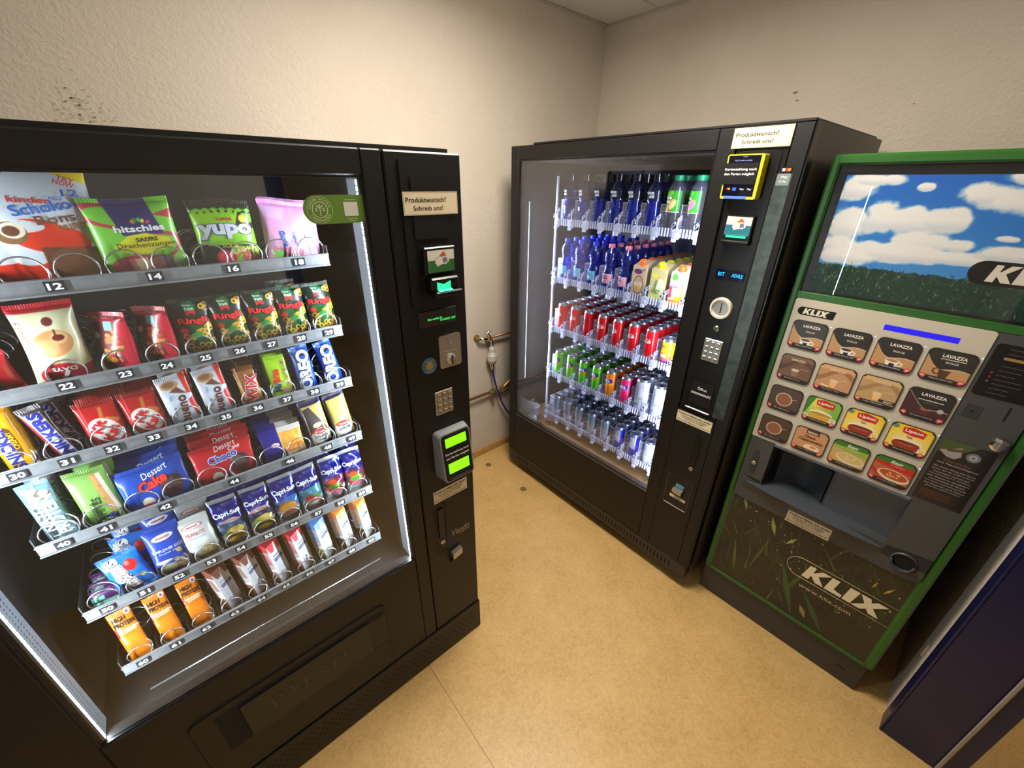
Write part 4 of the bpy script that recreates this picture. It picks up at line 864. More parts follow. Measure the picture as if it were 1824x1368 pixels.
    text({'d1': 'Kaffee entkoffeiniert', 'd2': 'Kaffee schwarz mild', 'd3': 'Milchkaffee', 'd4': 'Kaffee mit Zucker dolce', 'c1': 'Cappuccino', 'c2': 'Cappuccino Vanille', 'c3': 'Latte Macchiato', 'esp': 'Espresso', 'g1': 'Kakao', 'g2': 'Kakao', 'lg': 'Pfefferminztee grün', 'l1': 'Schwarztee', 'l2': 'Zitronentee', 'cc': 'Choco Cappuccino', 'k1': 'Hühnersuppe mit Nudeln', 'k2': 'Tomatensuppe mit Croutons'}[kind], .5, .11, .5, (214, 206, 196), hh=.045, bold=0)
    dots = [(.09, .12)]+([(.9, .12)] if kind not in ('c1', 'c2', 'c3', 'g1', 'g2', 'k1', 'k2') or kind == 'cc' else [])
    for u, v in dots: cv.ell(X(u), Z(v), w*.075, w*.075, RED); cv.ell(X(u), Z(v)+.0005, w*.045, w*.04, (232, 170, 158))
    # round the corners with the dark border colour
    r = .014; dx = np.maximum(abs(cv.X-(x0+w/2))-(w/2-r), 0); dz = np.maximum(abs(cv.Z-(z0+h/2))-(h/2-r), 0); dd = np.hypot(dx, dz)
    mk = (dd > r-.0016) | (abs(cv.X-(x0+w/2)) > w/2-.0016) | (abs(cv.Z-(z0+h/2)) > h/2-.0016); cv.put(mk, (34, 28, 26))
    b = MB(); b.prism(rrect(x0-.0008, x0+w+.0008, z0-.0008, z0+h+.0008, .0148, 6), -.0085, -.005, BTN); o = b.build('selection_button', C)
    # printed face clipped to the rounded outline: corner vertices are pulled in along the rounding
    def Sf(x, z):
        cx = np.clip(x, x0+r, x0+w-r); cz = np.clip(z, z0+r, z0+h-r); ddx, ddz = x-cx, z-cz; mx_ = np.maximum(abs(ddx), abs(ddz)); L_ = np.hypot(ddx, ddz); s_ = np.where((abs(ddx) > 0) & (abs(ddz) > 0), mx_/np.maximum(L_, 1e-9), 1)
        return cx+ddx*s_, np.full_like(x, -.0088), cz+ddz*s_
    b = MB()
    for s_, u, v, ww, col, hh, rot, bold, sh in T: put_text(b, s_, u, v, ink(col), -.0092, w=ww, h=hh, rot=rot, bold=bold, shear=sh)
    p_ = printed('button_print', cv, Sf, PAPER, o)
    # keep hierarchy thing > part > sub-part: print and lettering are joined to the button mesh's material slots
    b.build('lettering', o)
kinds = [['d1', 'd2', 'd3', 'd4'], ['c1', 'c2', 'c3', 'esp'], ['g1', 'lg', 'l1', 'l2'], ['g2', 'cc', 'k1', 'k2']]
LEDB = mat('tiny_blue_led', (150, 180, 255), .4, emit=2.5)
for r_, row in enumerate(kinds):
    for c_, kd in enumerate(row):
        x0 = .0385+.112*c_; z0 = (1.369, 1.248, 1.128, 1.007)[r_]-.0935; btn(kd, x0, z0)
        if kd in ('d1', 'd2', 'd3', 'd4', 'esp', 'g1', 'l1', 'l2', 'k2'): MB().lathe([(0, -.0062), (.0013, -.0058), (.0016, -.005)], LEDB, 10, c=(x0+.102, 0, z0+.089), ax='y').build('status_light', t)
# grey fascia with the cup niche
m = MB()
m.prism([(.479, .90), (.607, .90), (.607, 1.41), (.60, 1.437), (.479, 1.437)], -.003, .006, GRY)
m.box(.023, .105, -.003, .02, .715, .90, GRY, .002); m.box(.495, .607, -.003, .02, .66, .90, GRY); m.box(.105, .495, -.006, .02, .885, .90, mat('slate_bead', (86, 92, 98), .4), .003)
m.prism([(.023, .72), (.023, .632), (.031, .608), (.10, .605), (.3, .606), (.58, .606), (.600, .612), (.607, .64), (.607, .72), (.495, .70), (.30, .695), (.105, .70)], -.003, .02, GRY)
m.build('slate_fascia', C)
m = MB(); N0 = mat('slate_niche', (84, 87, 92), .4)
m.box(.105, .495, .14, .145, .66, .89, N0); m.box(.10, .105, .0, .145, .66, .89, N0); m.box(.495, .50, 0, .145, .66, .89, N0); m.box(.10, .50, .0, .145, .885, .89, N0); m.box(.295, .495, .05, .055, .69, .885, N0); m.box(.295, .30, .05, .14, .69, .885, N0)
k = 14; arc = [(.13+.16*i/k, .06+.05*math.sin(math.pi*i/k)) for i in range(k+1)]
m.add([(x, y, z) for z in (.70, .84) for x, y in arc], [(i, i+1, k+2+i, k+1+i) for i in range(k)], mat('slate_inner', (60, 63, 68), .35), True)
m.build('cup_niche', C)
SH = mat('slate_shelf', (70, 76, 82), .3); m = MB(); k = 24; fr, bk = [], []
for i in range(k+1):
    u = i/k; x = .045+.45*u; fr.append((x, -.045*math.sin(math.pi*u)**.7-.003, .694+.018*math.sin(math.pi*u*1.0)-.012*u)); bk.append((x, .12, .700))
m.add(bk+fr, [(i, i+1, k+2+i, k+1+i) for i in range(k)], SH, True)
m.add(fr+[(x, -.0032, .655-.0*u) for (x, _, _) in fr], [(i, i+1, k+2+i, k+1+i) for i in range(k)], GRY, True); m.build('cup_shelf', C)
m = MB(); m.lathe([(.0, .01), (.030, .01), (.034, -.006), (.030, -.010), (.028, .008)], GRY, 28, c=(.551, 0, .668), ax='y'); m.lathe([(0, -.0055), (.027, -.0055)], GAP, 28, c=(.551, 0, .670), ax='y', caps=False); m.tube([(.551+.0285*math.cos(R(a)), -.010-.008*math.sin(R(a-180)), .667+.0285*math.sin(R(a))) for a in range(180, 361, 12)], .0045, GRYD, 8); m.build('cup_return', C)
m = MB(); m.prism([(.046, .745), (.052, .738), (.066, .738), (.070, .75), (.070, .82), (.064, .84), (.052, .84), (.047, .83)], -.006, -.003, GRYD); m.lathe([(.0, -.0075), (.007, -.0075), (.008, -.006)], STEEL, 16, c=(.059, 0, .785), ax='y'); m.box(.0583, .0597, -.008, -.0074, .781, .789, GAP); m.build('key_lock', C)
help_sticker(C, .2195, .3605, .6025, .6545, -.0032)
# right column: info panel, sensor, coin knob, leaflet
m = MB(); m.prism(rrect(.487, .602, 1.268, 1.412, .008), -.0042, -.003, BLK2); m.box(.51, .60, -.0046, -.0042, 1.372, 1.379, ink((150, 122, 70)))
for i in range(9): m.box(.512, .512+.055*(.6+.4*math.sin(i*2.3)**2), -.0046, -.0042, 1.400-.0125*i-(.02 if i > 1 else 0), 1.4012-.0125*i-(.02 if i > 1 else 0), ink((96, 84, 84)))
for z, c_ in ((1.335, (120, 50, 50)), (1.323, (120, 50, 50)), (1.31, (80, 90, 100))): m.lathe([(0, -.0047), (.003, -.0047)], ink(c_), 10, c=(.503, 0, z), ax='y', caps=False)
m.build('price_panel', C)
m = MB(); m.prism(rrect(.493, .525, 1.200, 1.238, .004), -.0042, -.003, GRYD); m.lathe([(0, -.0046), (.0035, -.0046)], GAP, 12, c=(.509, 0, 1.219), ax='y', caps=False); m.build('sensor_window', C)
m = MB(); m.box(.566, .569, -.0045, -.003, 1.215, 1.255, GAP); m.build('coin_slot', C)
m = MB(); m.lathe([(.0, -.02), (.012, -.02), (.018, -.016), (.0195, -.010), (.0195, -.003)], CHROME, 28, c=(.586, 0, 1.150), ax='y'); m.box(.5845, .5875, -.024, -.019, 1.134, 1.166, CHROME, .001); m.build('return_knob', C)
cv = Canvas(.106, .212, .0014, base=(30, 26, 26), x0=.489, z0=.910); X = lambda u: .489+u*.106; Z = lambda v: .910+v*.212
cv.poly([(X(0), Z(1)), (X(.7), Z(1)), (X(.4), Z(.84)), (X(0), Z(.80))], (66, 84, 44)); cv.poly([(X(.02), Z(.82)), (X(.40), Z(.93)), (X(.46), Z(.80)), (X(.36), Z(.74)), (X(.2), Z(.75))], (150, 146, 140)); cv.poly([(X(.1), Z(.86)), (X(.42), Z(.91)), (X(.46), Z(.87)), (X(.2), Z(.83))], (84, 68, 44))
cv.ell(X(.66), Z(.84), .014, .014, (110, 116, 118)); cv.ell(X(.66), Z(.84), .008, .008, (160, 166, 166)); cv.ell(X(.66), Z(.84), .004, .003, (70, 74, 74))
t = empty('information_leaflet'); t.parent = C
printed('leaflet_card', cv, flat(-.0042), GLOSS, t); m = MB(); put_text(m, 'Genuss', X(.46), Z(.70), ink((120, 84, 72)), -.0048, w=.056, h=.010, bold=0); put_text(m, 'mit Nachhaltigkeit', X(.5), Z(.645), ink((190, 180, 176)), -.0048, w=.085, h=.006, bold=0)
for i, s_ in enumerate(('Wir bieten Ihnen hier fairen', 'Genuss, denn der Kaffee in diesem', 'Automaten stammt aus', 'nachhaltigem Anbau.', 'Der Kakao ist zertifiziert', 'und unterstützt die Bauern', 'bei einer Landwirtschaft,', 'die Mensch und Natur', 'gleichermaßen achtet.')): put_text(m, s_, X(.48), Z(.58-.042*i), ink((168, 158, 154)), -.0048, w=.088-.012*(i % 3 == 2), h=.0052, bold=0)
for i in range(4): m.box(X(.1), X(.7), -.0047, -.0043, Z(.17-.03*i), Z(.172-.03*i)+.0006, ink((110, 72, 52)))
m.build('lettering', t)
# meadow print on the lower door
t = empty('meadow_panel'); t.parent = C
cv = Canvas(.577, .436, .0016, base=(44, 38, 28), x0=.026, z0=.168)
n = cv.noise(.12, 21, 4); cv.put(np.clip((n-.35)*2.2, 0, 1)*.55, (62, 62, 30)); n = cv.noise(.05, 22, 4); cv.put(np.clip((n-.55)*3, 0, 1)*.5, (30, 26, 20)); rr = random.Random(11)
for q in range(150):
    x = rr.uniform(.03, .6); z = rr.uniform(.17, .6); l = rr.uniform(.03, .16); a = rr.gauss(105, 28); wd = rr.uniform(.001, .0045); c_ = rr.choice(((70, 84, 36), (52, 70, 30), (88, 104, 48), (40, 58, 26), (60, 58, 30), (96, 110, 50)))
    bx, bz = x+l*math.cos(R(a)), z+l*math.sin(R(a)); cv.poly([(x-wd, z), (x+wd, z), (bx, bz)], c_, a=rr.uniform(.3, .85))
for x, z, l, a, wd, c_ in ((.36, .17, .26, 112, .012, (62, 92, 44)), (.47, .17, .2, 125, .010, (54, 86, 40)), (.30, .25, .2, 75, .008, (66, 88, 40)), (.12, .2, .2, 100, .006, (88, 104, 48)), (.16, .25, .25, 80, .005, (80, 92, 42)), (.40, .2, .06, 120, .010, (150, 150, 90)), (.21, .5, .09, 110, .008, (140, 160, 90)), (.25, .49, .06, 60, .006, (160, 172, 100)), (.52, .5, .04, 80, .003, (190, 150, 30)), (.55, .5, .05, 65, .004, (200, 160, 30)), (.09, .55, .07, 110, .007, (120, 140, 84))):
    bx, bz = x+l*math.cos(R(a)), z+l*math.sin(R(a)); px, pz = -math.sin(R(a))*wd, math.cos(R(a))*wd; cv.poly([(x, z), ((x+bx)/2+px, (z+bz)/2+pz), (bx, bz), ((x+bx)/2-px, (z+bz)/2-pz)], c_, a=.9)
for q in range(60): cv.ell(rr.uniform(.04, .59), rr.uniform(.3, .6), rr.uniform(.001, .003), rr.uniform(.001, .004), rr.choice(((150, 160, 90), (110, 120, 60), (190, 190, 150))), rr.uniform(0, 180))
printed('meadow_print', cv, flat(.0032), PAPER, t)
m = MB(); put_text(m, 'www.klix.com', .424, .346, ink((206, 190, 150)), .0022, w=.168, h=.017, bold=0); m.build('web_lettering', t)
klix(t, .278, .425, .092, .0026, BLACK, ring=True, w=.326)
# ================================================================ goods in the snack machine
ORD = ['front', 'second', 'third', 'fourth', 'fifth', 'sixth', 'seventh', 'eighth', 'ninth', 'tenth']
def wob(seed, amp, k=60):
    r = np.random.default_rng(seed); a = r.uniform(-1, 1, (7, 2))*k; ph = r.uniform(0, 6.28, 7)
    return lambda x, z: sum(np.sin(a[i, 0]*x+a[i, 1]*z+ph[i]) for i in range(7))*amp/3
def pillow(w, h, t, seed=1, seam=.009, wr=.0012, waist=.05, k=90):
    n = wob(seed, wr, k)
    def prof(x, z):
        p = np.clip((z-seam)/(h-2*seam), 0, 1); pf = np.sin(np.pi*p)**.55; sd = np.clip(1-np.abs(2*x/w)**2.6, 0, 1)**.6
        return pf, sd
    def F(x, z, off=0):
        x = np.asarray(x, float); z = np.asarray(z, float); pf, sd = prof(x, z); crimp = np.where((z < seam) | (z > h-seam), .0006*np.sin(x*1800), 0)
        return x*(1-waist*pf), -(t/2*pf*sd)-n(x, z)*(.25+pf)*np.minimum(1, (1-np.abs(2*x/w))*6+.1)+crimp-off, z+.002*np.sin(x*40+seed)*(z/h)
    def Bk(x, z):
        x = np.asarray(x, float); z = np.asarray(z, float); pf, sd = prof(x, z); f = F(x, z); return f[0], np.maximum(t/2*pf*sd+.0004, f[1]+.0004), f[2]
    def S1(x, z, off): a = F(np.array([x]), np.array([z]), off); return (a[0][0], a[1][0], a[2][0])
    return F, Bk, S1
def pack(name, w, h, t, paint, texts, base=(200, 200, 200), seed=1, mat_=None, res=.0012, seam=.009, wr=.0012, waist=.05, part='wrapper', k=90):
    root = empty(name); F, Bk, S1 = pillow(w, h, t, seed, seam, wr, waist, k)
    cv = Canvas(w, h, res, base=base)
    paint(cv, lambda u: u*w, lambda v: v*h, w, h)
    cv.rect(-w/2, w/2, 0, seam*.8, np.array(cv.c[2, cv.nx])*.9, a=.5)
    body = printed(part, cv, lambda x, z: F(x, z), mat_ or FILM, root, back=Bk)
    if texts:
        m = MB()
        for ti, tt in enumerate(texts):
            s, u, v, ww, col = tt[:5]; hh, rot, bold, sh = (list(tt[5:])+[None, 0, .02, 0][len(tt)-5:])[:4]
            put_text(m, s, u*w, v*h, ink(col), S=S1, off=.0009+.0004*ti, w=ww*w if ww else None, h=hh*h if hh else None, rot=rot, bold=bold, shear=sh)
        m.build('print_lettering', body)
    return root
def at(x, y, z, lean=8, roll=0, yaw=0, frame=None):
    M_ = Matrix.Translation((x, y, z)) @ Matrix.Rotation(R(yaw), 4, 'Z') @ Matrix.Rotation(R(roll), 4, 'Y') @ Matrix.Rotation(R(-lean), 4, 'X')
    return frame @ M_ if frame else M_
def place(root, label, cat, x, y, z, group=None, **k):
    root.matrix_world = at(x, y, z, **k); tag(root, label, cat, group); return root
def behind(root, n, dy, what, cat, group, x, y, z, jit=2.5, skip=0, **k):
    for i in range(1+skip, n+1+skip):
        kk = dict(k); kk['roll'] = kk.get('roll', 0)+RNG.uniform(-jit, jit); kk['lean'] = kk.get('lean', 8)+RNG.uniform(-1, 1)
        o = dup(root, at(x+RNG.uniform(-.0015, .0015), y+dy*i, z+RNG.uniform(-.001, .001), **kk)); tag(o, '%s, %s' % (what, 'right behind the front one' if i == 1 else ORD[i]+' from the front'), cat, group)
def TZ(k): return TR[k][0]-.0115
def blobs(cv, cx, cz, rx, rz, n, r, cols, seed):
    q = random.Random(seed)
    for _ in range(n):
        a = q.uniform(0, 6.28); d = q.random()**.5; c = q.choice(cols); x, z = cx+rx*d*math.cos(a), cz+rz*d*math.sin(a); s_ = r*q.uniform(.7, 1.2); ro = q.uniform(0, 180)
        cv.ell(x, z, s_, s_*.75, tuple(v*.72 for v in c), ro); cv.ell(x-.0002, z+.0004, s_*.85, s_*.6, c, ro); cv.ell(x-s_*.2, z+s_*.25, s_*.25, s_*.15, tuple(min(255, v+40) for v in c), ro)
# --- top tray
def pA(cv, X, Z, w, h):
    cv.c[:] = (214, 222, 234); cv.poly([(X(-.5), Z(.78)), (X(-.1), Z(.9)), (X(-.08), Z(1)), (X(-.5), Z(1))], (120, 66, 48)); cv.ell(X(-.25), Z(.92), w*.2, h*.08, (96, 48, 34)); cv.poly([(X(.05), Z(1)), (X(.5), Z(.84)), (X(.5), Z(1))], (250, 222, 10))
    cv.ell(X(.1), Z(.42), w*.3, h*.13, (226, 52, 22), -12); cv.ell(X(-.1), Z(.5), w*.2, h*.05, (222, 228, 236)); cv.ell(X(.3), Z(.53), w*.1, h*.04, (222, 228, 236)); cv.rect(X(-.5), X(.02), Z(0), Z(.24), (226, 40, 18)); cv.ell(X(-.3), Z(.25), w*.16, h*.035, (222, 228, 236)); cv.ell(X(-.08), Z(.23), w*.1, h*.03, (222, 228, 236))
    cv.ell(X(-.15), Z(.45), w*.12, h*.085, (128, 92, 60)); cv.ell(X(-.13), Z(.47), w*.09, h*.06, (234, 222, 196)); cv.ell(X(-.14), Z(.465), w*.06, h*.04, (98, 58, 38)); cv.ell(X(-.42), Z(.56), w*.1, h*.06, (150, 120, 84)); cv.ell(X(-.4), Z(.57), w*.06, h*.03, (236, 226, 204))
    cv.rect(X(.02), X(.5), Z(.02), Z(.34), (112, 66, 44)); cv.ell(X(.25), Z(.2), w*.2, h*.14, (134, 84, 56)); cv.poly([(X(.3), Z(.55)), (X(.5), Z(.45)), (X(.5), Z(.1)), (X(.44), Z(.3))], (168, 150, 140))
    for q in range(40): cv.ell(X(random.uniform(-.3, .45)), Z(random.uniform(.5, .75)), .0007, .0007, (110, 130, 160))
b = pack('sweets_bag', .175, .205, .05, pA, [('kinder', .06, .705, .29, (210, 40, 40), .05), ('Schoko-', .15, .655, .5, (36, 110, 206), .085, 12), ('Bons', .2, .565, .3, (112, 72, 58), .07, 10), ('CRISPY', .30, .505, .24, (146, 104, 66), .045, 10, .03), ('TRY', .36, .88, .13, (208, 50, 20), .04, -20), ('NOW', .34, .845, .15, (208, 50, 20), .04, -20), ('12', .36, .77, .12, (40, 100, 190), .055), ('NEU', .25, .725, .09, (40, 120, 200), .03)], seed=3, wr=.0018)
place(b, 'white and red sweets bag with blue lettering at top left of snack machine', 'sweets bag', -.788, .137, TZ(1), lean=9, roll=2)
def pB(cv, X, Z, w, h):
    cv.c[:] = (118, 196, 60); cv.ring(X(-.2), Z(.8), w*.36, h*.12, .16, (186, 54, 74), -10); cv.poly([(X(.25), Z(.8)), (X(.5), Z(.86)), (X(.5), Z(.74))], (180, 50, 70)); cv.ring(X(.2), Z(.42), w*.3, h*.14, .12, (186, 70, 80), 20)
    cv.poly([(X(-.28), Z(1)), (X(.22), Z(1)), (X(.33), Z(.58)), (X(-.16), Z(.58))], (38, 36, 104)); cv.poly([(X(-.32), Z(.45)), (X(-.1), Z(.58)), (X(.1), Z(.6)), (X(.38), Z(.52)), (X(.4), Z(.42)), (X(.1), Z(.36)), (X(-.2), Z(.38))], (224, 216, 40))
    for i, (dx, c_) in enumerate(((-.03, (230, 140, 40)), (.0, (60, 160, 70)), (.05, (70, 190, 80)), (.09, (240, 220, 40)), (.15, (220, 50, 140)))): cv.ell(X(.03+dx), Z(.735+.02*math.sin(i)), w*.022, h*.024, c_, 40-20*i)
    cv.ell(X(0), Z(.21), w*.42, h*.14, (164, 52, 66), -4); cv.ell(X(.12), Z(.23), w*.3, h*.10, (146, 92, 84)); cv.poly([(X(.02), Z(.32)), (X(.16), Z(.34)), (X(.2), Z(.14)), (X(.04), Z(.14))], (120, 56, 52)); cv.poly([(X(.16), Z(.34)), (X(.3), Z(.32)), (X(.34), Z(.15)), (X(.2), Z(.14))], (112, 100, 108)); cv.poly([(X(.3), Z(.32)), (X(.4), Z(.27)), (X(.41), Z(.17)), (X(.34), Z(.15))], (134, 164, 110)); cv.poly([(X(-.14), Z(.3)), (X(.02), Z(.32)), (X(.02), Z(.15)), (X(-.1), Z(.13))], (196, 160, 110))
    cv.ell(X(-.33), Z(.22), w*.08, h*.09, (186, 66, 84)); cv.rect(X(-.5), X(.5), Z(0), Z(.05), (88, 200, 70)); cv.put(cv.noise(.003, 5, 2)*(abs(cv.Z-Z(.22)) < h*.09)*.25, (220, 210, 200))
b = pack('sweets_bag', .128, .152, .03, pB, [('hitschies', .06, .655, .6, (240, 240, 240), .075, 0, .03), ('SAURE', .1, .525, .27, (60, 46, 20), .05, 0, .03), ('Drachenzungen', .08, .455, .72, (40, 30, 16), .07, 0, .0)], seed=5)
place(b, 'green sweets bag with a dark blue name panel beside the large white bag', 'sweets bag', -.652, .127, TZ(1)-.004, lean=5, roll=-1)
def pC(cv, X, Z, w, h):
    cv.c[:] = (34, 36, 32); cv.put((cv.Z < Z(.84)+.004*np.sin(cv.X*500)) & (cv.Z > Z(.42)) & (cv.X < X(.1)+(cv.Z-Z(.5))*.4), (146, 204, 40)); cv.put((cv.Z < Z(.62)+.002*np.sin(cv.X*700)) & (cv.Z > Z(.38)) & (cv.X > X(-.35)), (130, 196, 44)); cv.put((abs(cv.Z-Z(.86)) < .0022+.0015*np.sin(cv.X*420)), (120, 200, 50)); cv.put((cv.Z > Z(.7)) & (cv.Z < Z(.82)) & (cv.X > X(.33)), (120, 200, 50))
    cv.put((cv.Z < Z(.36)) & (cv.X > X(.0)), (156, 190, 70)); cv.ell(X(.32), Z(.74), w*.06, h*.055, (206, 196, 60)); cv.ell(X(-.1), Z(.2), w*.17, h*.11, (206, 30, 70), -25); cv.ell(X(-.1), Z(.2), w*.13, h*.08, (232, 70, 100), -25); blobs(cv, X(.24), Z(.2), w*.22, h*.11, 22, .006, ((206, 110, 110), (214, 130, 90), (196, 90, 110)), 4); cv.ell(X(.12), Z(.16), w*.05, h*.06, (130, 200, 60), 40)
b = pack('sweets_bag', .11, .142, .034, pC, [('ÜLKER', .02, .735, .27, (196, 36, 60), .05, 0, .03), ('yupo', 0, .565, .94, (98, 104, 120), .23, 0, .075), ('yupo', 0, .57, .9, (196, 202, 216), .2, 0, .045), ('SOUR-', .02, .37, .3, (206, 206, 90), .06, -4), ('FLASHES', .2, .31, .46, (226, 226, 150), .055, 14)], seed=8)
place(b, 'black and lime sour sweets bag, third bag on the top tray', 'sweets bag', -.513, .127, TZ(1), lean=6, roll=1)
def pD(cv, X, Z, w, h):
    cv.c[:] = (222, 140, 208); cv.grad((244, 176, 218), (230, 144, 220)); n = cv.noise(.03, 3, 3); cv.put(np.clip((n-.5)*3, 0, 1)*.5, (240, 206, 232)); cv.poly([(X(.28), Z(1)), (X(.5), Z(1)), (X(.5), Z(.8)), (X(.4), Z(.82))], (92, 150, 60)); blobs(cv, X(-.12), Z(.18), w*.3, h*.13, 22, .0085, ((226, 140, 160), (230, 170, 180), (240, 222, 190), (216, 120, 150)), 7); cv.rect(X(-.36), X(-.18), Z(.1), Z(.24), (120, 190, 90), 8); cv.ell(X(.22), Z(.09), w*.1, h*.05, (240, 180, 40)); cv.poly([(X(-.5), Z(.9)), (X(-.1), Z(.88)), (X(-.15), Z(.7)), (X(-.5), Z(.75))], (214, 190, 226), a=.6)
b = pack('sweets_bag', .12, .138, .032, pD, [('Yoghurt', .02, .43, None, (60, 130, 196), .30*.22, -76, .03), ('Gums', -.17, .42, None, (40, 110, 190), .08, -76, .04), ('Katjes', .28, .42, None, (246, 240, 246), .16, -76, .03)], seed=10)
place(b, 'pink sweets bag with sideways blue lettering at the right of the top tray', 'sweets bag', -.391, .127, TZ(1), lean=7, roll=5)
o = dup(b, at(-.47, .20, TZ(1)+.02, lean=5, roll=3)); tag(o, 'purple-pink sweets bag half hidden behind the black and lime bag', 'sweets bag'); o.matrix_world = at(-.375, .17, TZ(1)+.004, lean=7, roll=3)
o['label'] = 'pink sweets bag directly behind the one at the right of the top tray'
# --- second tray
def pE(cv, X, Z, w, h):
    cv.c[:] = (222, 220, 178); cv.rect(X(-.5), X(.5), Z(.9), Z(1), (186, 24, 44)); n = cv.noise(.02, 3, 3); cv.put(np.clip((n-.5)*2, 0, 1)*.4, (196, 196, 150)); cv.ell(X(.02), Z(.54), w*.34, h*.15, (214, 150, 96), 15); cv.ell(X(-.1), Z(.5), w*.2, h*.1, (228, 172, 116)); cv.ell(X(.15), Z(.6), w*.14, h*.07, (232, 190, 130)); cv.ell(X(.14), Z(.6), w*.1, h*.035, (112, 34, 34)); cv.ell(X(.06), Z(.79), w*.09, h*.05, (104, 32, 40)); cv.rect(X(.10), X(.13), Z(.62), Z(.7), (112, 34, 34)); cv.poly([(X(-.5), Z(.06)), (X(.5), Z(.06)), (X(.5), Z(.26)), (X(.2), Z(.22)), (X(-.5), Z(.08))], (206, 20, 40)); cv.ell(X(-.02), Z(.17), w*.36, h*.14, (196, 24, 44)); cv.rect(X(-.5), X(.5), 0, Z(.09), (216, 22, 36))
b = pack('croissant_bag', .086, .158, .05, pE, [('7', -.0, .15, None, (236, 232, 230), .15, 172, .06), ('DAYS', .02, .235, .42, (236, 232, 230), .05, 176, .04), ('Croissant', -.36, .68, None, (120, 40, 40), .05, -80, .0)], seed=12, wr=.0022, waist=.1, k=110)
place(b, 'cream and red croissant bag standing upside down on the second tray', 'croissant bag', -.829, .13, TZ(2), lean=6, roll=2)
def pF(cv, X, Z, w, h):
    cv.c[:] = (206, 18, 42); n = cv.noise(.01, 2, 3); cv.put(np.clip((n-.5)*3, 0, 1)*.3, (240, 90, 100))
b = pack('snack_bag', .08, .075, .04, pF, [], seed=13); place(b, 'plain red snack bag at the far left end of the second tray', 'snack bag', -.925, .15, TZ(2), lean=10, roll=-8)
def pG(cv, X, Z, w, h):
    cv.c[:] = (112, 18, 28); cv.put(cv.X < X(-.1), (60, 14, 18)); cv.put(cv.X > X(.3), (190, 30, 54)); cv.put(cv.Z > Z(.86), (150, 20, 36)); cv.rect(X(-.05), X(.18), Z(.72), Z(.86), (130, 200, 200)); blobs(cv, X(.1), Z(.45), w*.2, h*.3, 22, .007, ((222, 140, 70), (206, 116, 60), (176, 50, 40)), 5); cv.ell(X(-.3), Z(.65), w*.1, h*.05, (190, 180, 170)); cv.rect(X(.05), X(.5), 0, Z(.2), (196, 24, 48)); cv.ell(X(-.05), Z(.1), w*.08, h*.05, (120, 200, 200))
for i, (nx_, lab) in enumerate(((-.748, 'dark red nut snack bag standing sideways next to the croissant bag'), (-.684, 'dark red nut snack bag standing sideways left of the green ring bags'))):
    if i == 0: nut = pack('nut_bag', .072, .125, .034, pG, [('DOUBLE', -.22, .32, .3, (214, 190, 40), .045), ('CRUNCH', -.2, .26, .34, (214, 190, 40), .05), ("NIC NAC'S", -.05, .92, .6, (220, 150, 160), .04, 0, .0)], seed=15, wr=.0022); o = nut
    else: o = dup(nut, Matrix())
    place(o, lab, 'nut snack bag', nx_, .13, TZ(2), lean=6, roll=-3, yaw=-42, group='red nut bags on the second tray')
def pH(cv, X, Z, w, h):
    cv.c[:] = (22, 40, 32); cv.poly([(X(-.35), Z(.6)), (X(.3), Z(.6)), (X(.42), Z(.05)), (X(-.3), Z(.1))], (24, 92, 50), a=.8); cv.poly([(X(-.2), Z(.93)), (X(.06), Z(.97)), (X(.16), Z(.9)), (X(.1), Z(.8)), (X(-.16), Z(.8))], (40, 124, 76)); cv.poly([(X(-.16), Z(.81)), (X(.12), Z(.81)), (X(.1), Z(.74)), (X(-.02), Z(.78)), (X(-.14), Z(.74))], (200, 40, 40))
    q = random.Random(9)
    for _ in range(26):
        x, z = X(q.uniform(-.3, .45)), Z(q.uniform(.1, .5)) if _ < 18 else Z(q.uniform(.5, .95)); x = X(q.uniform(.25, .45)) if _ >= 18 else x
        cv.ring(x, z, .0045, .0045, .32, q.choice(((226, 170, 50), (236, 190, 70), (206, 140, 40))), q.uniform(0, 90))
    cv.ell(X(0), Z(.42), w*.16, h*.05, (40, 140, 60), 20); cv.ell(X(-.3), Z(.5), w*.1, h*.05, (210, 60, 40)); cv.poly([(X(-.1), Z(.12)), (X(.5), Z(.2)), (X(.5), Z(0)), (X(0), Z(0))], (196, 80, 80)); cv.put(np.clip((cv.noise(.004, 6, 2)-.5)*4, 0, 1)*(cv.Z < Z(.14)), (226, 180, 170))
for i in range(5):
    x = CLIPX(5+i)
    if i == 0: ring = pack('ring_snack_bag', .066, .132, .036, pH, [('Ringli', -.02, .645, .86, (60, 10, 12), .15, 0, .07), ('Ringli', -.02, .645, .8, (226, 40, 40), .125, 0, .03), ('funny-', -.06, .9, .22, (232, 240, 232), .045), ('frisch', -.03, .85, .24, (232, 240, 232), .05)], seed=17, wr=.0024, k=120); o = ring
    else: o = dup(ring, Matrix())
    place(o, 'dark green ring snack bag, %s of five from the left, second tray' % ('first', 'second', 'third', 'fourth', 'fifth')[i], 'ring snack bag', x+(.0, .002, .001, .0, .003)[i], .13, TZ(2), lean=7, roll=(2, -1, 1, 0, -2)[i], group='dark green ring snack bags')
behind(ring, 1, .055, 'dark green ring snack bag at the fourth place', 'ring snack bag', 'dark green ring snack bags', CLIPX(8), .135, TZ(2)+.004)
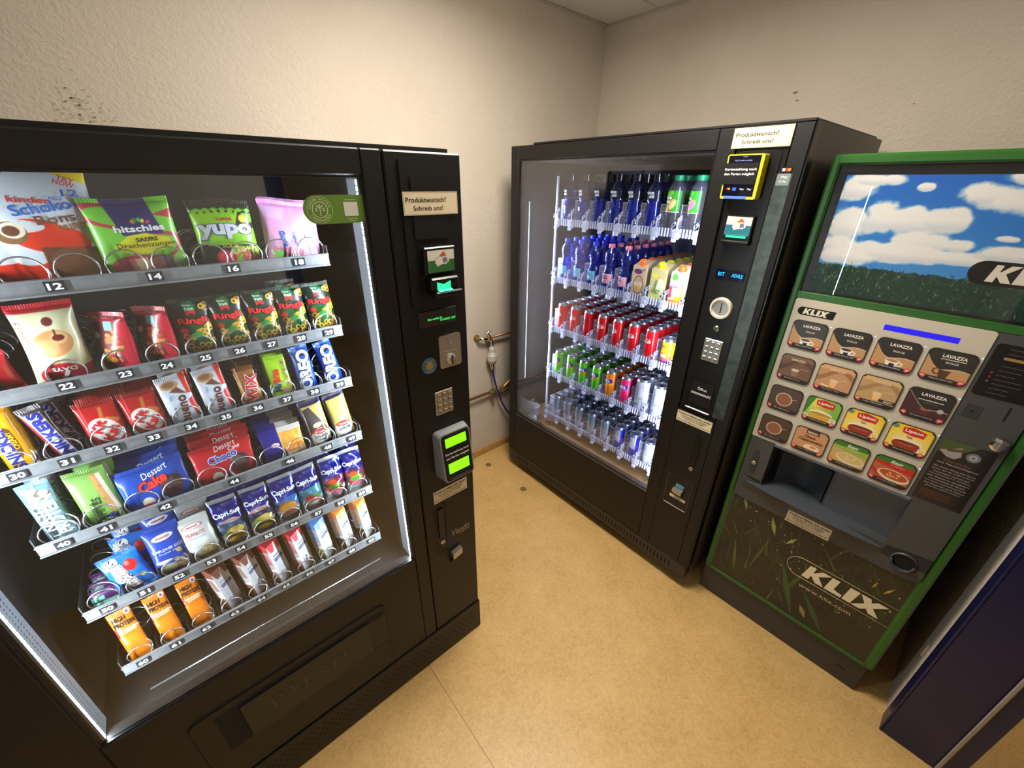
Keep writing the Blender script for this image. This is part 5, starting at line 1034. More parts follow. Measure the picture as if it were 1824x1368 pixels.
# --- third tray
def bar(name, w, h, t, paint, texts, **k): return pack(name, w, h, t, paint, texts, waist=k.pop('waist', .02), **k)
def pS1(cv, X, Z, w, h):
    cv.c[:] = (232, 166, 24); cv.rect(X(-.5), X(.5), Z(.88), Z(1), (206, 130, 20)); cv.rect(X(-.3), X(.1), Z(.18), Z(.72), (226, 226, 236)); cv.poly([(X(.1), Z(.2)), (X(.3), Z(.3)), (X(.3), Z(.65)), (X(.1), Z(.72))], (110, 60, 30)); cv.rect(X(-.5), X(.5), Z(0), Z(.12), (236, 226, 206))
b = bar('chocolate_bar', .04, .135, .018, pS1, [('SNICKERS', -.1, .45, None, (36, 40, 130), .13, 90, .04), ('CREAMY', .2, .5, None, (240, 170, 30), .05, 90)], seed=20)
place(b, 'orange chocolate bar wrapper at the left end of the third tray', 'chocolate bar', -.938, .125, TZ(3), lean=7, roll=-4); behind(b, 1, .05, 'orange chocolate bar wrapper on the third tray', 'chocolate bar', 'orange chocolate bars', -.940, .125, TZ(3), roll=-4)
def pS2(cv, X, Z, w, h):
    cv.c[:] = (52, 34, 30); cv.rect(X(-.33), X(.33), Z(.04), Z(.88), (226, 226, 236)); cv.rect(X(-.42), X(-.30), Z(.03), Z(.88), (196, 36, 50)); cv.rect(X(-.5), X(.5), Z(.92), Z(1), (90, 86, 88)); cv.put(np.clip((cv.noise(.006, 3, 3)-.5)*3, 0, 1)*(cv.Z > Z(.86)), (170, 166, 168))
b = bar('chocolate_bar', .034, .122, .018, pS2, [('SNICKERS', .03, .46, None, (30, 40, 140), .155, 90, .05)], seed=21)
place(b, 'brown, white and blue chocolate bar leaning left in a wide spiral', 'chocolate bar', -.876, .13, TZ(3), lean=6, roll=-13)
b2 = dup(b, at(-.866, .165, TZ(3), lean=4, roll=-10)); tag(b2, 'brown, white and blue chocolate bar shaded behind the leaning one', 'chocolate bar')
def pK(cv, X, Z, w, h):
    cv.c[:] = (176, 20, 26); cv.rect(X(-.5), X(.5), Z(.9), Z(1), (140, 16, 20)); cv.put(abs(cv.X-X(-.35)) < .001, (230, 90, 80)); cv.rect(X(.02), X(.12), Z(.62), Z(.86), (190, 110, 50), -8); cv.rect(X(.1), X(.45), Z(.54), Z(.62), (196, 110, 60), -25); cv.ell(X(.0), Z(.40), w*.36, h*.27, (232, 226, 222), 24); cv.rect(X(-.5), X(.5), 0, Z(.07), (200, 30, 30))
kk = []
for i in range(2):
    if i == 0: kit = bar('wafer_bar', .06, .108, .014, pK, [('Kit', -.13, .50, None, (206, 24, 30), .17, 58, .04), ('Kat', .10, .33, None, (206, 24, 30), .17, 58, .04)], seed=23); o = kit
    else: o = dup(kit, Matrix())
    place(o, ('red wafer bar with white oval, front of the left queue of two', 'red wafer bar with white oval, front of the right queue of two')[i], 'wafer bar', CLIPX(2+i)+.002, .125, TZ(3), lean=7, roll=-3, group='red wafer bars on the third tray')
    behind(kit, 5, .018, 'red wafer bar in the %s queue' % ('left', 'right')[i], 'wafer bar', 'red wafer bars on the third tray', CLIPX(2+i)+.002, .128, TZ(3), roll=-2)
def pN(cv, X, Z, w, h):
    cv.c[:] = (214, 222, 236); cv.ell(X(-.1), Z(.83), w*.3, h*.08, (196, 156, 110)); cv.ell(X(-.12), Z(.84), w*.2, h*.05, (150, 104, 70)); cv.poly([(X(-.2), Z(.72)), (X(.1), Z(.78)), (X(.35), Z(.62)), (X(.1), Z(.66))], (112, 70, 46)); cv.poly([(X(.28), Z(1)), (X(.5), Z(1)), (X(.5), Z(.6)), (X(.34), Z(.62))], (226, 60, 36)); cv.poly([(X(.3), Z(.5)), (X(.5), Z(.55)), (X(.5), Z(.1)), (X(.36), Z(.2))], (214, 40, 40)); cv.rect(X(-.5), X(.4), 0, Z(.1), (206, 178, 130)); cv.rect(X(-.3), X(.0), Z(.02), Z(.08), (122, 80, 50)); cv.rect(X(-.5), X(-.42), Z(0), Z(.9), (226, 230, 236)); cv.ring(X(-.05), Z(.14), w*.09, h*.035, .2, (196, 90, 80))
for i in range(2):
    if i == 0: bue = bar('wafer_bar', .054, .124, .018, pN, [('bueno', .02, .36, None, (96, 50, 46), .16, 82, .03), ('kinder', -.25, .36, None, (30, 30, 34), .045, 82), ('NEU', -.22, .62, None, (50, 120, 200), .04, 82)], seed=25); o = bue
    else: o = dup(bue, Matrix())
    place(o, ('white wafer bar wrapper with sideways brown lettering, next to red bars', 'white wafer bar wrapper with sideways brown lettering, next to golden bar')[i], 'wafer bar', CLIPX(4+i)-.001, .125, TZ(3), lean=7, roll=-3, group='white wafer bars')
    behind(bue, 1, .045, 'white wafer bar, %s queue' % ('left', 'right')[i], 'wafer bar', 'white wafer bars', CLIPX(4+i), .13, TZ(3))
def pT(cv, X, Z, w, h):
    cv.grad((176, 118, 66), (150, 96, 52)); n = cv.noise(.008, 3, 3); cv.put(np.clip((n-.5)*4, 0, 1)*.5, (220, 170, 110)); cv.put(np.clip((n-.5)*4, 0, 1)*(cv.Z > Z(.7)), (110, 60, 36)); cv.rect(X(-.5), X(.5), Z(.9), Z(1), (120, 66, 40)); cv.put(abs(cv.X-X(-.36)) < .0012, (238, 200, 140))
b = bar('chocolate_bar', .042, .106, .018, pT, [('TWIX', .02, .40, None, (236, 236, 230), .25, 75, .07), ('TWIX', .02, .40, None, (200, 24, 40), .225, 75, .035)], seed=27)
place(b, 'golden brown twin chocolate bar with red sideways letters', 'chocolate bar', CLIPX(6)+.001, .125, TZ(3), lean=7, roll=-3); behind(b, 2, .03, 'golden brown twin chocolate bar', 'chocolate bar', 'golden twin bars', CLIPX(6), .128, TZ(3))
def pM(cv, X, Z, w, h):
    cv.c[:] = (160, 206, 40); cv.poly([(X(.15), Z(.88)), (X(.5), Z(.9)), (X(.5), Z(.2)), (X(.2), Z(.3))], (150, 160, 60)); blobs(cv, X(.33), Z(.6), w*.12, h*.25, 12, .004, ((120, 84, 50), (226, 222, 200), (90, 120, 40)), 6); cv.ell(X(.15), Z(.22), w*.2, h*.06, (196, 150, 130)); cv.rect(X(-.5), X(.5), Z(.92), Z(1), (140, 190, 30))
b = bar('cereal_bar', .046, .118, .012, pM, [('Mr.', -.2, .33, None, (30, 70, 110), .14, 86, .04), ('Bite', -.16, .56, None, (206, 50, 30), .15, 86, .04)], seed=29)
place(b, 'lime green cereal bar with red and blue sideways letters', 'cereal bar', CLIPX(7)+.002, .125, TZ(3), lean=8, roll=-1); behind(b, 4, .02, 'lime green cereal bar', 'cereal bar', 'lime green cereal bars', CLIPX(7), .128, TZ(3))
def pO(cv, X, Z, w, h):
    cv.c[:] = (24, 84, 196); cv.ell(X(0), Z(.84), w*.3, h*.06, (40, 40, 48)); cv.put(np.clip((cv.noise(.01, 3, 3)-.45)*3, 0, 1)*(cv.Z > Z(.88)), (220, 226, 236)); cv.ell(X(0), Z(.12), w*.06, h*.03, (230, 236, 246)); cv.rect(X(-.42), X(-.25), Z(.14), Z(.3), (236, 206, 60)); cv.rect(X(-.5), X(.5), 0, Z(.05), (20, 70, 170))
for i in range(2):
    if i == 0: ore = bar('biscuit_roll', .044, .128, .03, pO, [('OREO', -.02, .50, None, (20, 40, 110), .26, 84, .1), ('OREO', -.02, .50, None, (240, 244, 250), .24, 84, .05)], seed=31); o = ore
    else: o = dup(ore, Matrix())
    place(o, ('blue biscuit roll pack, left one of the pair at the right end', 'blue biscuit roll pack, right one of the pair at the right end')[i], 'biscuit roll', CLIPX(8+i)-.002+.004*i, .128, TZ(3), lean=8, roll=(-2, -7)[i], group='blue biscuit rolls')
# --- fourth tray
def pP(cv, X, Z, w, h):
    cv.c[:] = (118, 160, 178); n = cv.noise(.02, 3, 3); cv.put(np.clip((n-.5)*3, 0, 1)*.4, (206, 226, 230)); cv.ell(X(.1), Z(.8), w*.3, h*.07, (120, 96, 84)); cv.ell(X(.2), Z(.82), w*.15, h*.04, (206, 200, 190)); cv.ell(X(-.2), Z(.42), w*.2, h*.36, (226, 232, 234)); cv.ell(X(-.2), Z(.42), w*.16, h*.34, (58, 74, 88)); blobs(cv, X(.2), Z(.14), w*.2, h*.06, 9, .003, ((196, 150, 90), (230, 226, 216)), 4)
b = bar('protein_bar', .046, .14, .02, pP, [('EAT NATURAL', -.2, .42, None, (236, 240, 240), .12, 88, .02), ('PROTEIN', .18, .45, None, (226, 236, 240), .13, 88, .04)], seed=33, wr=.002)
place(b, 'pale blue protein bar at the left end of the fourth tray', 'protein bar', -.946, .13, TZ(4), lean=7, roll=-3); behind(b, 1, .05, 'pale blue protein bar on the fourth tray', 'protein bar', 'pale blue protein bars', -.95, .135, TZ(4))
def pQ(cv, X, Z, w, h):
    cv.c[:] = (122, 168, 84); cv.rect(X(.12), X(.28), Z(.22), Z(.9), (196, 150, 90), 4); cv.put(np.clip((cv.noise(.003, 3, 2)-.5)*4, 0, 1)*(abs(cv.X-X(.2)) < w*.09)*.6, (150, 104, 60)); cv.rect(X(.28), X(.38), Z(.22), Z(.9), (222, 214, 196), 4); cv.ell(X(.0), Z(.06), w*.33, h*.12, (36, 48, 110)); cv.ell(X(-.02), Z(.06), w*.2, h*.06, (206, 196, 40)); cv.rect(X(-.5), X(.5), Z(.93), Z(1), (106, 150, 70))
b = bar('crispbread_sandwich', .064, .138, .02, pQ, [('CHIVES', -.08, .32, None, (50, 70, 40), .1, 84), ('CHEESE &', -.2, .3, None, (50, 70, 40), .06, 84), ('Wasa', 0, .07, None, (60, 60, 130), .1, 60)], seed=35)
place(b, 'green crispbread sandwich pack in the second lane of the fourth tray', 'crispbread pack', -.876, .128, TZ(4), lean=7, roll=-2); behind(b, 1, .035, 'green crispbread sandwich pack on the fourth tray', 'crispbread pack', 'green crispbread packs', -.874, .13, TZ(4))
def pcake(col, col2, nut):
    def f(cv, X, Z, w, h):
        cv.c[:] = col; n = cv.noise(.03, 3, 3); cv.put(np.clip((n-.5)*2.5, 0, 1)*.4, col2); cv.ell(X(.23), Z(.42), w*.17, h*.24, (96, 48, 44), -25); cv.ell(X(.24), Z(.47), w*.14, h*.19, (62, 38, 44), -25)
        for q in range(6): cv.rect(X(.12+.035*q), X(.125+.035*q), Z(.35), Z(.62), (206, 196, 196), 28)
        cv.ell(X(-.18), Z(.22), w*.09, h*.12, (206, 206, 190)); cv.ell(X(-.18), Z(.14), w*.12, h*.05, (200, 40, 40)); cv.rect(X(-.5), X(-.46), 0, Z(1), col2)
    return f
b = pack('cake_bag', .125, .11, .03, pcake((24, 66, 166), (60, 120, 210), 0), [('Dessert', .06, .83, .4, (230, 234, 240), .13, 12, .0, .2), ('Cake', -.02, .62, .46, (170, 30, 36), .24, 14, .07, .2), ('Cake', -.02, .62, .44, (226, 60, 50), .2, 14, .03, .2)], seed=37, wr=.002)
place(b, 'blue cake bag, front of the blue queue on the fourth tray', 'cake bag', -.783, .127, TZ(4)-.002, lean=9, roll=-2, group='blue cake bags'); behind(b, 3, .034, 'blue cake bag', 'cake bag', 'blue cake bags', -.783, .13, TZ(4)+.004, lean=9, roll=-2)
b = pack('cake_bag', .128, .105, .028, pcake((180, 26, 36), (216, 70, 76), 0), [('Dessert', .06, .9, .36, (240, 230, 230), .1, 8, .0, .2), ('Cake', .2, .82, .2, (240, 230, 230), .09, 8, .0, .2), ('Choco', -.02, .68, .5, (226, 230, 240), .2, 8, .07), ('Choco', -.02, .68, .48, (36, 60, 160), .17, 8, .03)], seed=39, wr=.002)
place(b, 'red cake bag, front of the red queue on the fourth tray', 'cake bag', -.651, .127, TZ(4)-.001, lean=9, roll=1, group='red cake bags'); behind(b, 4, .03, 'red cake bag', 'cake bag', 'red cake bags', -.651, .13, TZ(4)+.004, lean=9, roll=1)
def pR(cv, X, Z, w, h):
    cv.c[:] = (34, 30, 130); cv.put((cv.X > X(-.05)), (226, 170, 70)); n = cv.noise(.006, 3, 3); cv.put((cv.X > X(-.05))*np.clip((n-.45)*3, 0, 1)*.6, (200, 120, 40)); cv.put((cv.X > X(-.05)) & (cv.Z > Z(.86)), (206, 204, 200)); cv.ell(X(-.2), Z(.55), w*.1, h*.06, (226, 220, 226)); cv.rect(X(.0), X(.5), Z(.12), Z(.3), (216, 190, 150)); cv.put(abs(cv.X-X(-.05)) < .0008, (200, 190, 170))
b = pack('biscuit_pack', .102, .096, .022, pR, [('Wilms', -.22, .55, .16, (206, 40, 40), .06), ('Orangen', .25, .42, .36, (226, 90, 60), .1), ('Kekse', .2, .28, .3, (226, 90, 60), .09)], seed=41)
place(b, 'blue and orange biscuit pack, front of its queue on the fourth tray', 'biscuit pack', -.518, .127, TZ(4), lean=8, roll=-1, group='blue and orange biscuit packs'); behind(b, 6, .024, 'blue and orange biscuit pack', 'biscuit pack', 'blue and orange biscuit packs', -.518, .13, TZ(4)+.002, roll=-1)
def pcake2(choc):
    def f(cv, X, Z, w, h):
        cv.c[:] = (206, 184, 100); n = cv.noise(.006, 3, 3); cv.put(np.clip((n-.5)*3, 0, 1)*.5, (226, 210, 140))
        if choc: cv.poly([(X(-.4), Z(.85)), (X(-.1), Z(.88)), (X(.4), Z(.4)), (X(.4), Z(.3)), (X(-.4), Z(.3))], (70, 60, 62))
        cv.rect(X(-.5), X(-.42), 0, Z(1), (36, 30, 90)); cv.rect(X(-.5), X(.5), Z(.9), Z(1), (44, 40, 84)); cv.rect(X(-.5), X(.5), 0, Z(.1), (46, 44, 110)); cv.ell(X(.02), Z(.26), w*.40, h*.17, (226, 226, 220)); cv.ell(X(.02), Z(.36), w*.34, h*.06, (206, 50, 56)); cv.ell(X(0), Z(.5), w*.2, h*.05, (214, 216, 150))
    return f
for i, (txt, sub, lab) in enumerate((('DUO', 'Cake', 'clear pack of dark and pale cake on the fourth tray'), ('ZITRONE', '', 'clear pack of pale lemon cake on the fourth tray'))):
    b = bar('cake_slice_pack', .058, .145, .034, pcake2(i == 0), [('WILMS', .02, .355, .5, (240, 236, 230), .045, -2), (txt, .02, .25, .6, (60, 66, 84), .06), ]+([(sub, .02, .18, .3, (60, 66, 84), .045)] if sub else []), seed=43+i, wr=.0018)
    place(b, lab, 'cake slice pack', CLIPX(8+i)-.001, .13, TZ(4), lean=8, roll=-4)
    behind(b, 1, .045, ('clear pack of two-tone cake', 'clear pack of lemon cake')[i], 'cake slice pack', 'cake slice packs', CLIPX(8+i), .13, TZ(4)+.004, roll=-4)
# --- fifth tray
def pV(cv, X, Z, w, h):
    cv.c[:] = (70, 26, 84); n = cv.noise(.008, 3, 3); cv.put(np.clip((n-.55)*4, 0, 1)*.6, (150, 90, 150)); cv.rect(X(-.5), X(-.05), Z(.3), Z(.62), (110, 196, 176)); cv.rect(X(-.5), X(.5), 0, Z(.2), (130, 206, 190))
b = bar('fruit_bar', .052, .036, .012, pV, [], seed=46); place(b, 'small purple and mint bar low in the long empty spiral', 'fruit bar', CLIPX(0), .13, TZ(5)+.002, lean=12, group='purple and mint bars'); behind(b, 2, .03, 'small purple and mint bar', 'fruit bar', 'purple and mint bars', CLIPX(0), .13, TZ(5)+.002, lean=12)
def pMM(cv, X, Z, w, h):
    cv.c[:] = (16, 110, 206); n = cv.noise(.012, 3, 3); cv.put(np.clip((n-.5)*2, 0, 1)*.3, (90, 180, 240)); cv.ell(X(.18), Z(.68), w*.17, h*.13, (206, 34, 36)); cv.ell(X(.12), Z(.74), w*.06, h*.05, (236, 110, 100)); cv.ell(X(.3), Z(.34), w*.07, h*.05, (222, 200, 40)); cv.rect(X(-.5), X(.5), Z(.95), Z(1), (20, 90, 180))
b = pack('chocolate_sweets_bag', .072, .112, .026, pMM, [("m&m's", -.16, .52, None, (240, 240, 240), .27, 100, .1), ("m&m's", -.16, .52, None, (70, 36, 34), .245, 100, .06), ("m&m's", -.16, .52, None, (240, 240, 240), .22, 100, .015)], seed=48, wr=.002)
place(b, 'bright blue chocolate sweets bag, front of its queue on fifth tray', 'chocolate sweets bag', CLIPX(1)-.008, .13, TZ(5), lean=9, roll=-8, group='bright blue sweets bags')
behind(b, 3, .05, 'bright blue chocolate sweets bag', 'chocolate sweets bag', 'bright blue sweets bags', CLIPX(1), .13, TZ(5)+.006, lean=9, roll=2)
def pSun(cv, X, Z, w, h):
    cv.c[:] = (38, 70, 172); cv.ell(X(0), Z(.80), w*.3, h*.055, (226, 226, 232)); cv.ell(X(0), Z(.80), w*.26, h*.04, (226, 222, 224)); blobs(cv, X(.18), Z(.2), w*.3, h*.12, 26, .0055, ((206, 176, 130), (226, 204, 160), (190, 150, 104)), 6); cv.ell(X(-.2), Z(.33), w*.24, h*.035, (226, 226, 232)); cv.ell(X(-.15), Z(.17), w*.25, h*.1, (190, 196, 160)); cv.ell(X(-.3), Z(.07), w*.1, h*.04, (90, 150, 50)); cv.ell(X(.3), Z(.45), w*.08, h*.05, (206, 170, 110), 40)
b = pack('seeds_bag', .07, .14, .03, pSun, [('mogyi', 0, .80, .38, (190, 36, 50), .055), ('SUNFLOWER SEEDS', .03, .57, .9, (226, 230, 240), .055, 0, .0), ('Roasted, salted', .05, .50, .6, (226, 230, 240), .032, 0, .0)], seed=50)
place(b, 'blue seeds bag, front of its queue on the fifth tray', 'seeds bag', CLIPX(2)-.004, .13, TZ(5), lean=8, roll=1, group='blue seeds bags'); behind(b, 1, .06, 'blue seeds bag on the fifth tray', 'seeds bag', 'blue seeds bags', CLIPX(2)-.002, .13, TZ(5)+.012, lean=6)
def pPea(cv, X, Z, w, h):
    cv.c[:] = (206, 212, 210); n = cv.noise(.02, 3, 3); cv.put(np.clip((n-.5)*2, 0, 1)*.35, (170, 184, 186)); cv.ell(X(-.05), Z(.82), w*.3, h*.05, (236, 234, 234)); cv.ring(X(-.05), Z(.82), w*.3, h*.05, .08, (200, 60, 60)); blobs(cv, X(.12), Z(.25), w*.22, h*.13, 14, .007, ((222, 186, 110), (206, 166, 90)), 6); cv.ell(X(-.2), Z(.1), w*.1, h*.04, (100, 130, 80))
b = pack('peanut_bag', .068, .13, .034, pPea, [('mogyi', -.05, .82, .34, (190, 36, 50), .05), ('PEANUTS', -.04, .67, .62, (190, 60, 50), .075, 0, .0), ('Roasted, salted', -.04, .59, .6, (90, 100, 100), .03, 0, .0)], seed=52, wr=.002)
place(b, 'silver white peanut bag, front of its queue on the fifth tray', 'peanut bag', CLIPX(3)+.0, .13, TZ(5), lean=8, roll=-4, group='silver white peanut bags'); behind(b, 2, .055, 'silver white peanut bag on the fifth tray', 'peanut bag', 'silver white peanut bags', CLIPX(3)-.001, .13, TZ(5)+.01, lean=6)
FOIL = mat('pouch_foil', rough=.14, attr='print', coat=.5, metal=.5)
def pouch(fruit, c1, sub):
    def f(cv, X, Z, w, h):
        cv.c[:] = (176, 184, 194); cv.put(cv.Z > Z(.5), (26, 32, 140)); cv.put((cv.Z > Z(.3)) & (cv.Z < Z(.56)), np.array(c1)); cv.put(cv.Z > Z(.93), (190, 198, 210)); n = cv.noise(.01, 3, 3); cv.put(np.clip((n-.55)*4, 0, 1)*.5, (226, 230, 240))
        if sub: cv.ell(X(0), Z(.56), w*.36, h*.035, (222, 226, 232))
        fruit(cv, X, Z, w, h); cv.put(cv.Z < Z(.08), (196, 204, 210))
    return f
def fr1(cv, X, Z, w, h): cv.ell(X(.05), Z(.32), w*.34, h*.11, (226, 190, 40)); cv.ell(X(.1), Z(.35), w*.24, h*.08, (240, 214, 110)); cv.ell(X(-.2), Z(.28), w*.16, h*.08, (150, 180, 50)); cv.ell(X(.0), Z(.22), w*.3, h*.04, (110, 30, 50)); cv.ell(X(.05), Z(.17), w*.32, h*.05, (232, 206, 40))
def fr2(cv, X, Z, w, h): cv.ell(X(0), Z(.34), w*.36, h*.13, (226, 130, 30)); cv.ell(X(-.1), Z(.36), w*.2, h*.09, (240, 170, 60)); cv.ell(X(.15), Z(.36), w*.18, h*.08, (244, 184, 80)); cv.ell(X(0), Z(.24), w*.3, h*.04, (190, 90, 30))
def fr3(cv, X, Z, w, h): cv.ell(X(.05), Z(.3), w*.32, h*.1, (90, 180, 60)); cv.ell(X(-.1), Z(.33), w*.18, h*.08, (206, 40, 60)); cv.ell(X(.15), Z(.25), w*.16, h*.07, (230, 90, 120)); cv.ell(X(.1), Z(.2), w*.2, h*.03, (226, 236, 220))
def fr4(cv, X, Z, w, h): cv.ell(X(0), Z(.3), w*.34, h*.12, (216, 44, 60)); cv.ell(X(0), Z(.36), w*.3, h*.06, (90, 180, 60)); cv.ell(X(.05), Z(.22), w*.24, h*.06, (240, 130, 150)); cv.ell(X(-.1), Z(.45), w*.2, h*.05, (226, 90, 40))
PO = [(fr1, (60, 90, 130), 'MULTIVITAMIN', 'yellow fruit'), (fr1, (60, 60, 90), 'MULTIVITAMIN', 'yellow fruit'), (fr2, (60, 120, 200), '', 'orange fruit'), (fr3, (70, 140, 160), '', 'green and red fruit'), (fr4, (130, 60, 80), '', 'red melon fruit'), (fr4, (110, 50, 80), '', 'red melon fruit')]
for i, (fr, c1, sub, fruit) in enumerate(PO):
    T_ = [('Capri-Sun', 0, .70, .92, (236, 240, 248), .12, 0, .03)]+([(sub, .0, .56, .6, (206, 60, 60), .035, 0, .02)] if sub else [])
    b = pack('drink_pouch', .062, .148, .034, pouch(fr, c1, sub), T_, seed=60+i, mat_=FOIL, wr=.0036, waist=-.02, part='foil_pouch', k=170)
    place(b, 'foil drink pouch with %s, %s from left on fifth tray' % (fruit, ('first', 'second', 'third', 'fourth', 'fifth', 'sixth')[i]), 'drink pouch', CLIPX(4+i)+.001, .132, TZ(5), lean=9, roll=(-2, 0, 1, -1, 2, 0)[i], group='foil drink pouches')
    behind(b, 2, .05, 'foil drink pouch in lane %s from the left' % ('one', 'two', 'three', 'four', 'five', 'six')[i], 'drink pouch', 'foil drink pouches', CLIPX(4+i)+.001, .135, TZ(5)+.008, lean=6)
# --- bottom tray
def pX(cv, X, Z, w, h):
    cv.c[:] = (218, 122, 30); n = cv.noise(.01, 3, 3); cv.put(np.clip((n-.5)*3, 0, 1)*(cv.Z < Z(.32))*.5, (206, 96, 24)); cv.ell(X(.32), Z(.94), w*.12, h*.045, (222, 226, 236)); cv.ell(X(.32), Z(.93), w*.07, h*.025, (60, 110, 196)); cv.ell(X(.32), Z(.945), w*.05, h*.018, (210, 60, 50)); cv.poly([(X(-.5), Z(.7)), (X(-.38), Z(.72)), (X(-.36), Z(.55)), (X(-.5), Z(.5))], (150, 50, 40))
for i in range(3):
    if i == 0: pr = bar('meat_snack_bar', .044, .155, .014, pX, [('HIGH', -.10, .86, .56, (44, 28, 22), .085, 0, .03), ('PROTEIN', .03, .755, .88, (44, 28, 22), .09, 0, .03), ('HÄHNCHEN', .06, .65, .84, (244, 226, 200), .055, 0, .04), ('SALAMI-STICK', .06, .605, .68, (244, 226, 200), .03, 0, .02), ('SCHARF GEWÜRZT', .02, .55, .5, (90, 40, 20), .02, 0, .0)], seed=70, wr=.0014); o = pr
    else: o = dup(pr, Matrix())
    place(o, 'orange meat snack bar, %s of three on the bottom tray' % ('leftmost', 'middle', 'rightmost')[i], 'meat snack bar', CLIPX(i)-.001, .126, TZ(6), lean=7, roll=-1, group='orange meat snack bars')
def carton(c1, c2, name, seed):
    w, d, h = .040, .034, .15; root = empty('milk_drink_carton'); X = lambda u: u*w; Z = lambda v: v*h
    cv = Canvas(w, h, .0011, base=(206, 208, 214)); cv.poly([(X(-.5), Z(1)), (X(.1), Z(1)), (X(-.05), Z(.8)), (X(-.3), Z(.8))], c1); cv.poly([(X(.15), Z(1)), (X(.5), Z(1)), (X(.5), Z(.82)), (X(.3), Z(.8))], c1)
    cv.rect(X(-.3), X(.42), Z(.56), Z(.64), (40, 50, 104), 4)
    for q in range(7): cv.rect(X(-.3), X(.3+.1*math.sin(q*3)), Z(.52-.035*q), Z(.53-.035*q), (130, 134, 150), 2)
    for q in range(60): cv.rect(X(-.3+.045*(q % 8)), X(-.26+.045*(q % 8)), Z(.1+.022*(q//8)), Z(.12+.022*(q//8)), (90, 92, 104) if (q*7) % 3 else (206, 208, 214))
    front = printed('carton_front', cv, flat(-d/2), PAPER, root)
    cs = Canvas(d, h, .0014, base=(176, 172, 172)); cs.rect(-d/2, d/2, 0, h*.3, c2); cs.rect(-d/2, d/2, h*.85, h, c1); cs.poly([(-d*.5, h*.3), (d*.5, h*.42), (d*.5, h*.3)], (230, 230, 234)); cs.rect(-d*.2, d*.3, h*.5, h*.8, c1, 10, a=.6)
    printed('carton_side', cs, lambda x, z: (np.full_like(x, -w/2), -x, z), PAPER, root)
    mb = MB(); g = ink((196, 196, 200)); mb.add([(w/2, -d/2, 0), (w/2, d/2, 0), (w/2, d/2, h), (w/2, -d/2, h)], [(0, 1, 2, 3)], g); mb.add([(-w/2, d/2, 0), (w/2, d/2, 0), (w/2, d/2, h), (-w/2, d/2, h)], [(0, 1, 2, 3)], g); mb.add([(-w/2, -d/2, 0), (w/2, -d/2, 0), (w/2, d/2, 0), (-w/2, d/2, 0)], [(0, 1, 2, 3)], g)
    mb.add([(-w/2, -d/2, h), (w/2, -d/2, h), (w/2, 0, h+.011), (-w/2, 0, h+.011), (-w/2, d/2, h), (w/2, d/2, h)], [(0, 1, 2, 3), (3, 2, 5, 4), (0, 3, 4), (1, 5, 2)], ink(c1)); mb.build('carton_shell', root)
    m = MB(); put_text(m, name, 0, Z(.70), ink((60, 60, 80)), -d/2-.0006, w=w*.55, h=.005); put_text(m, 'MIT KAKAO', 0, Z(.60), ink((220, 220, 230)), -d/2-.0006, w=w*.5, h=.004, bold=0); m.build('print_lettering', front)
    return root
KC = [((118, 60, 44), (150, 100, 80), 'KAKAO', 'brown'), None, ((206, 40, 60), (206, 150, 160), 'ERDBEER', 'red'), None, ((70, 130, 206), (190, 190, 90), 'VANILLE', 'blue and yellow'), ((222, 130, 50), (120, 90, 60), 'KARAMELL', 'orange'), None]
pos = {0: 'first', 1: 'second', 2: 'third', 3: 'fourth', 4: 'fifth', 5: 'sixth', 6: 'seventh'}
for i in range(7):
    if KC[i]: ca = carton(*KC[i][:3], 80+i); o = ca; colr = KC[i][3]
    else: o = dup(ca, Matrix())
    o.matrix_world = at(CLIPX(3+i)+.002, .148, TZ(6)+.001, lean=3, yaw=34, roll=-3); tag(o, 'small drink carton with %s top, %s carton from left on bottom tray' % (colr, pos[i]), 'drink carton', 'small drink cartons on the bottom tray')

# ================================================================ goods in the drinks machine
def wrap(r, th0=-90):
    return lambda x, z: (r*np.sin(x/r), -r*np.cos(x/r), z)
ALU = mat('can_aluminium', (196, 198, 204), .25, metal=.9)
LIDM = mat('can_lid', (176, 180, 190), .3, metal=.85)
def can(name, r, h, col, paint=None, texts=(), tab=(30, 34, 60), metal=0, res=.0013, wrapw=None, rough=.3):
    root = empty(name); bm = mat('can_paint_%d_%d_%d' % tuple(col), col, rough, metal=metal, coat=.3); m = MB()
    m.lathe([(r*.74, 0), (r*.82, .002), (r*.98, .008), (r, .012), (r, h-.014), (r*.985, h-.011), (r*.86, h-.003)], bm, 24, ring_mats=[ALU, ALU, bm, bm, bm, ALU]); body = m.build('can_body', root)
    m = MB(); m.lathe([(r*.86, h-.004), (r*.87, h), (r*.82, h), (r*.80, h-.004), (r*.3, h-.0035), (0, h-.0035)], LIDM, 24, caps=False); 
    m.prism([(0, 0)]*3, 0, 0, LIDM) if False else None
    m.build('can_lid', root)
    MB().lathe([(0, 0), (r*.28, 0), (r*.3, .001), (r*.16, .0014), (0, .0014)], ink(tab), 14, c=(r*.12, -r*.1, h-.0032)).build('pull_tab', root)
    if paint:
        wd = wrapw or r*2.7; cv = Canvas(wd, h-.026, res, base=col, z0=.012); paint(cv, wd, h); printed('can_print', cv, wrap(r+.0003), GLOSS if not metal else FOIL, root)
    if texts:
        m = MB()
        for s, u, v, ww, c_, hh, rot, bold, sh in texts:
            put_text(m, s, u, v, ink(c_), S=lambda x, z, off: ((r+.0008)*math.sin(x/r), -(r+.0008)*math.cos(x/r), z), w=ww, h=hh, rot=rot, bold=bold, shear=sh)
        m.build('print_lettering', body)
    return root
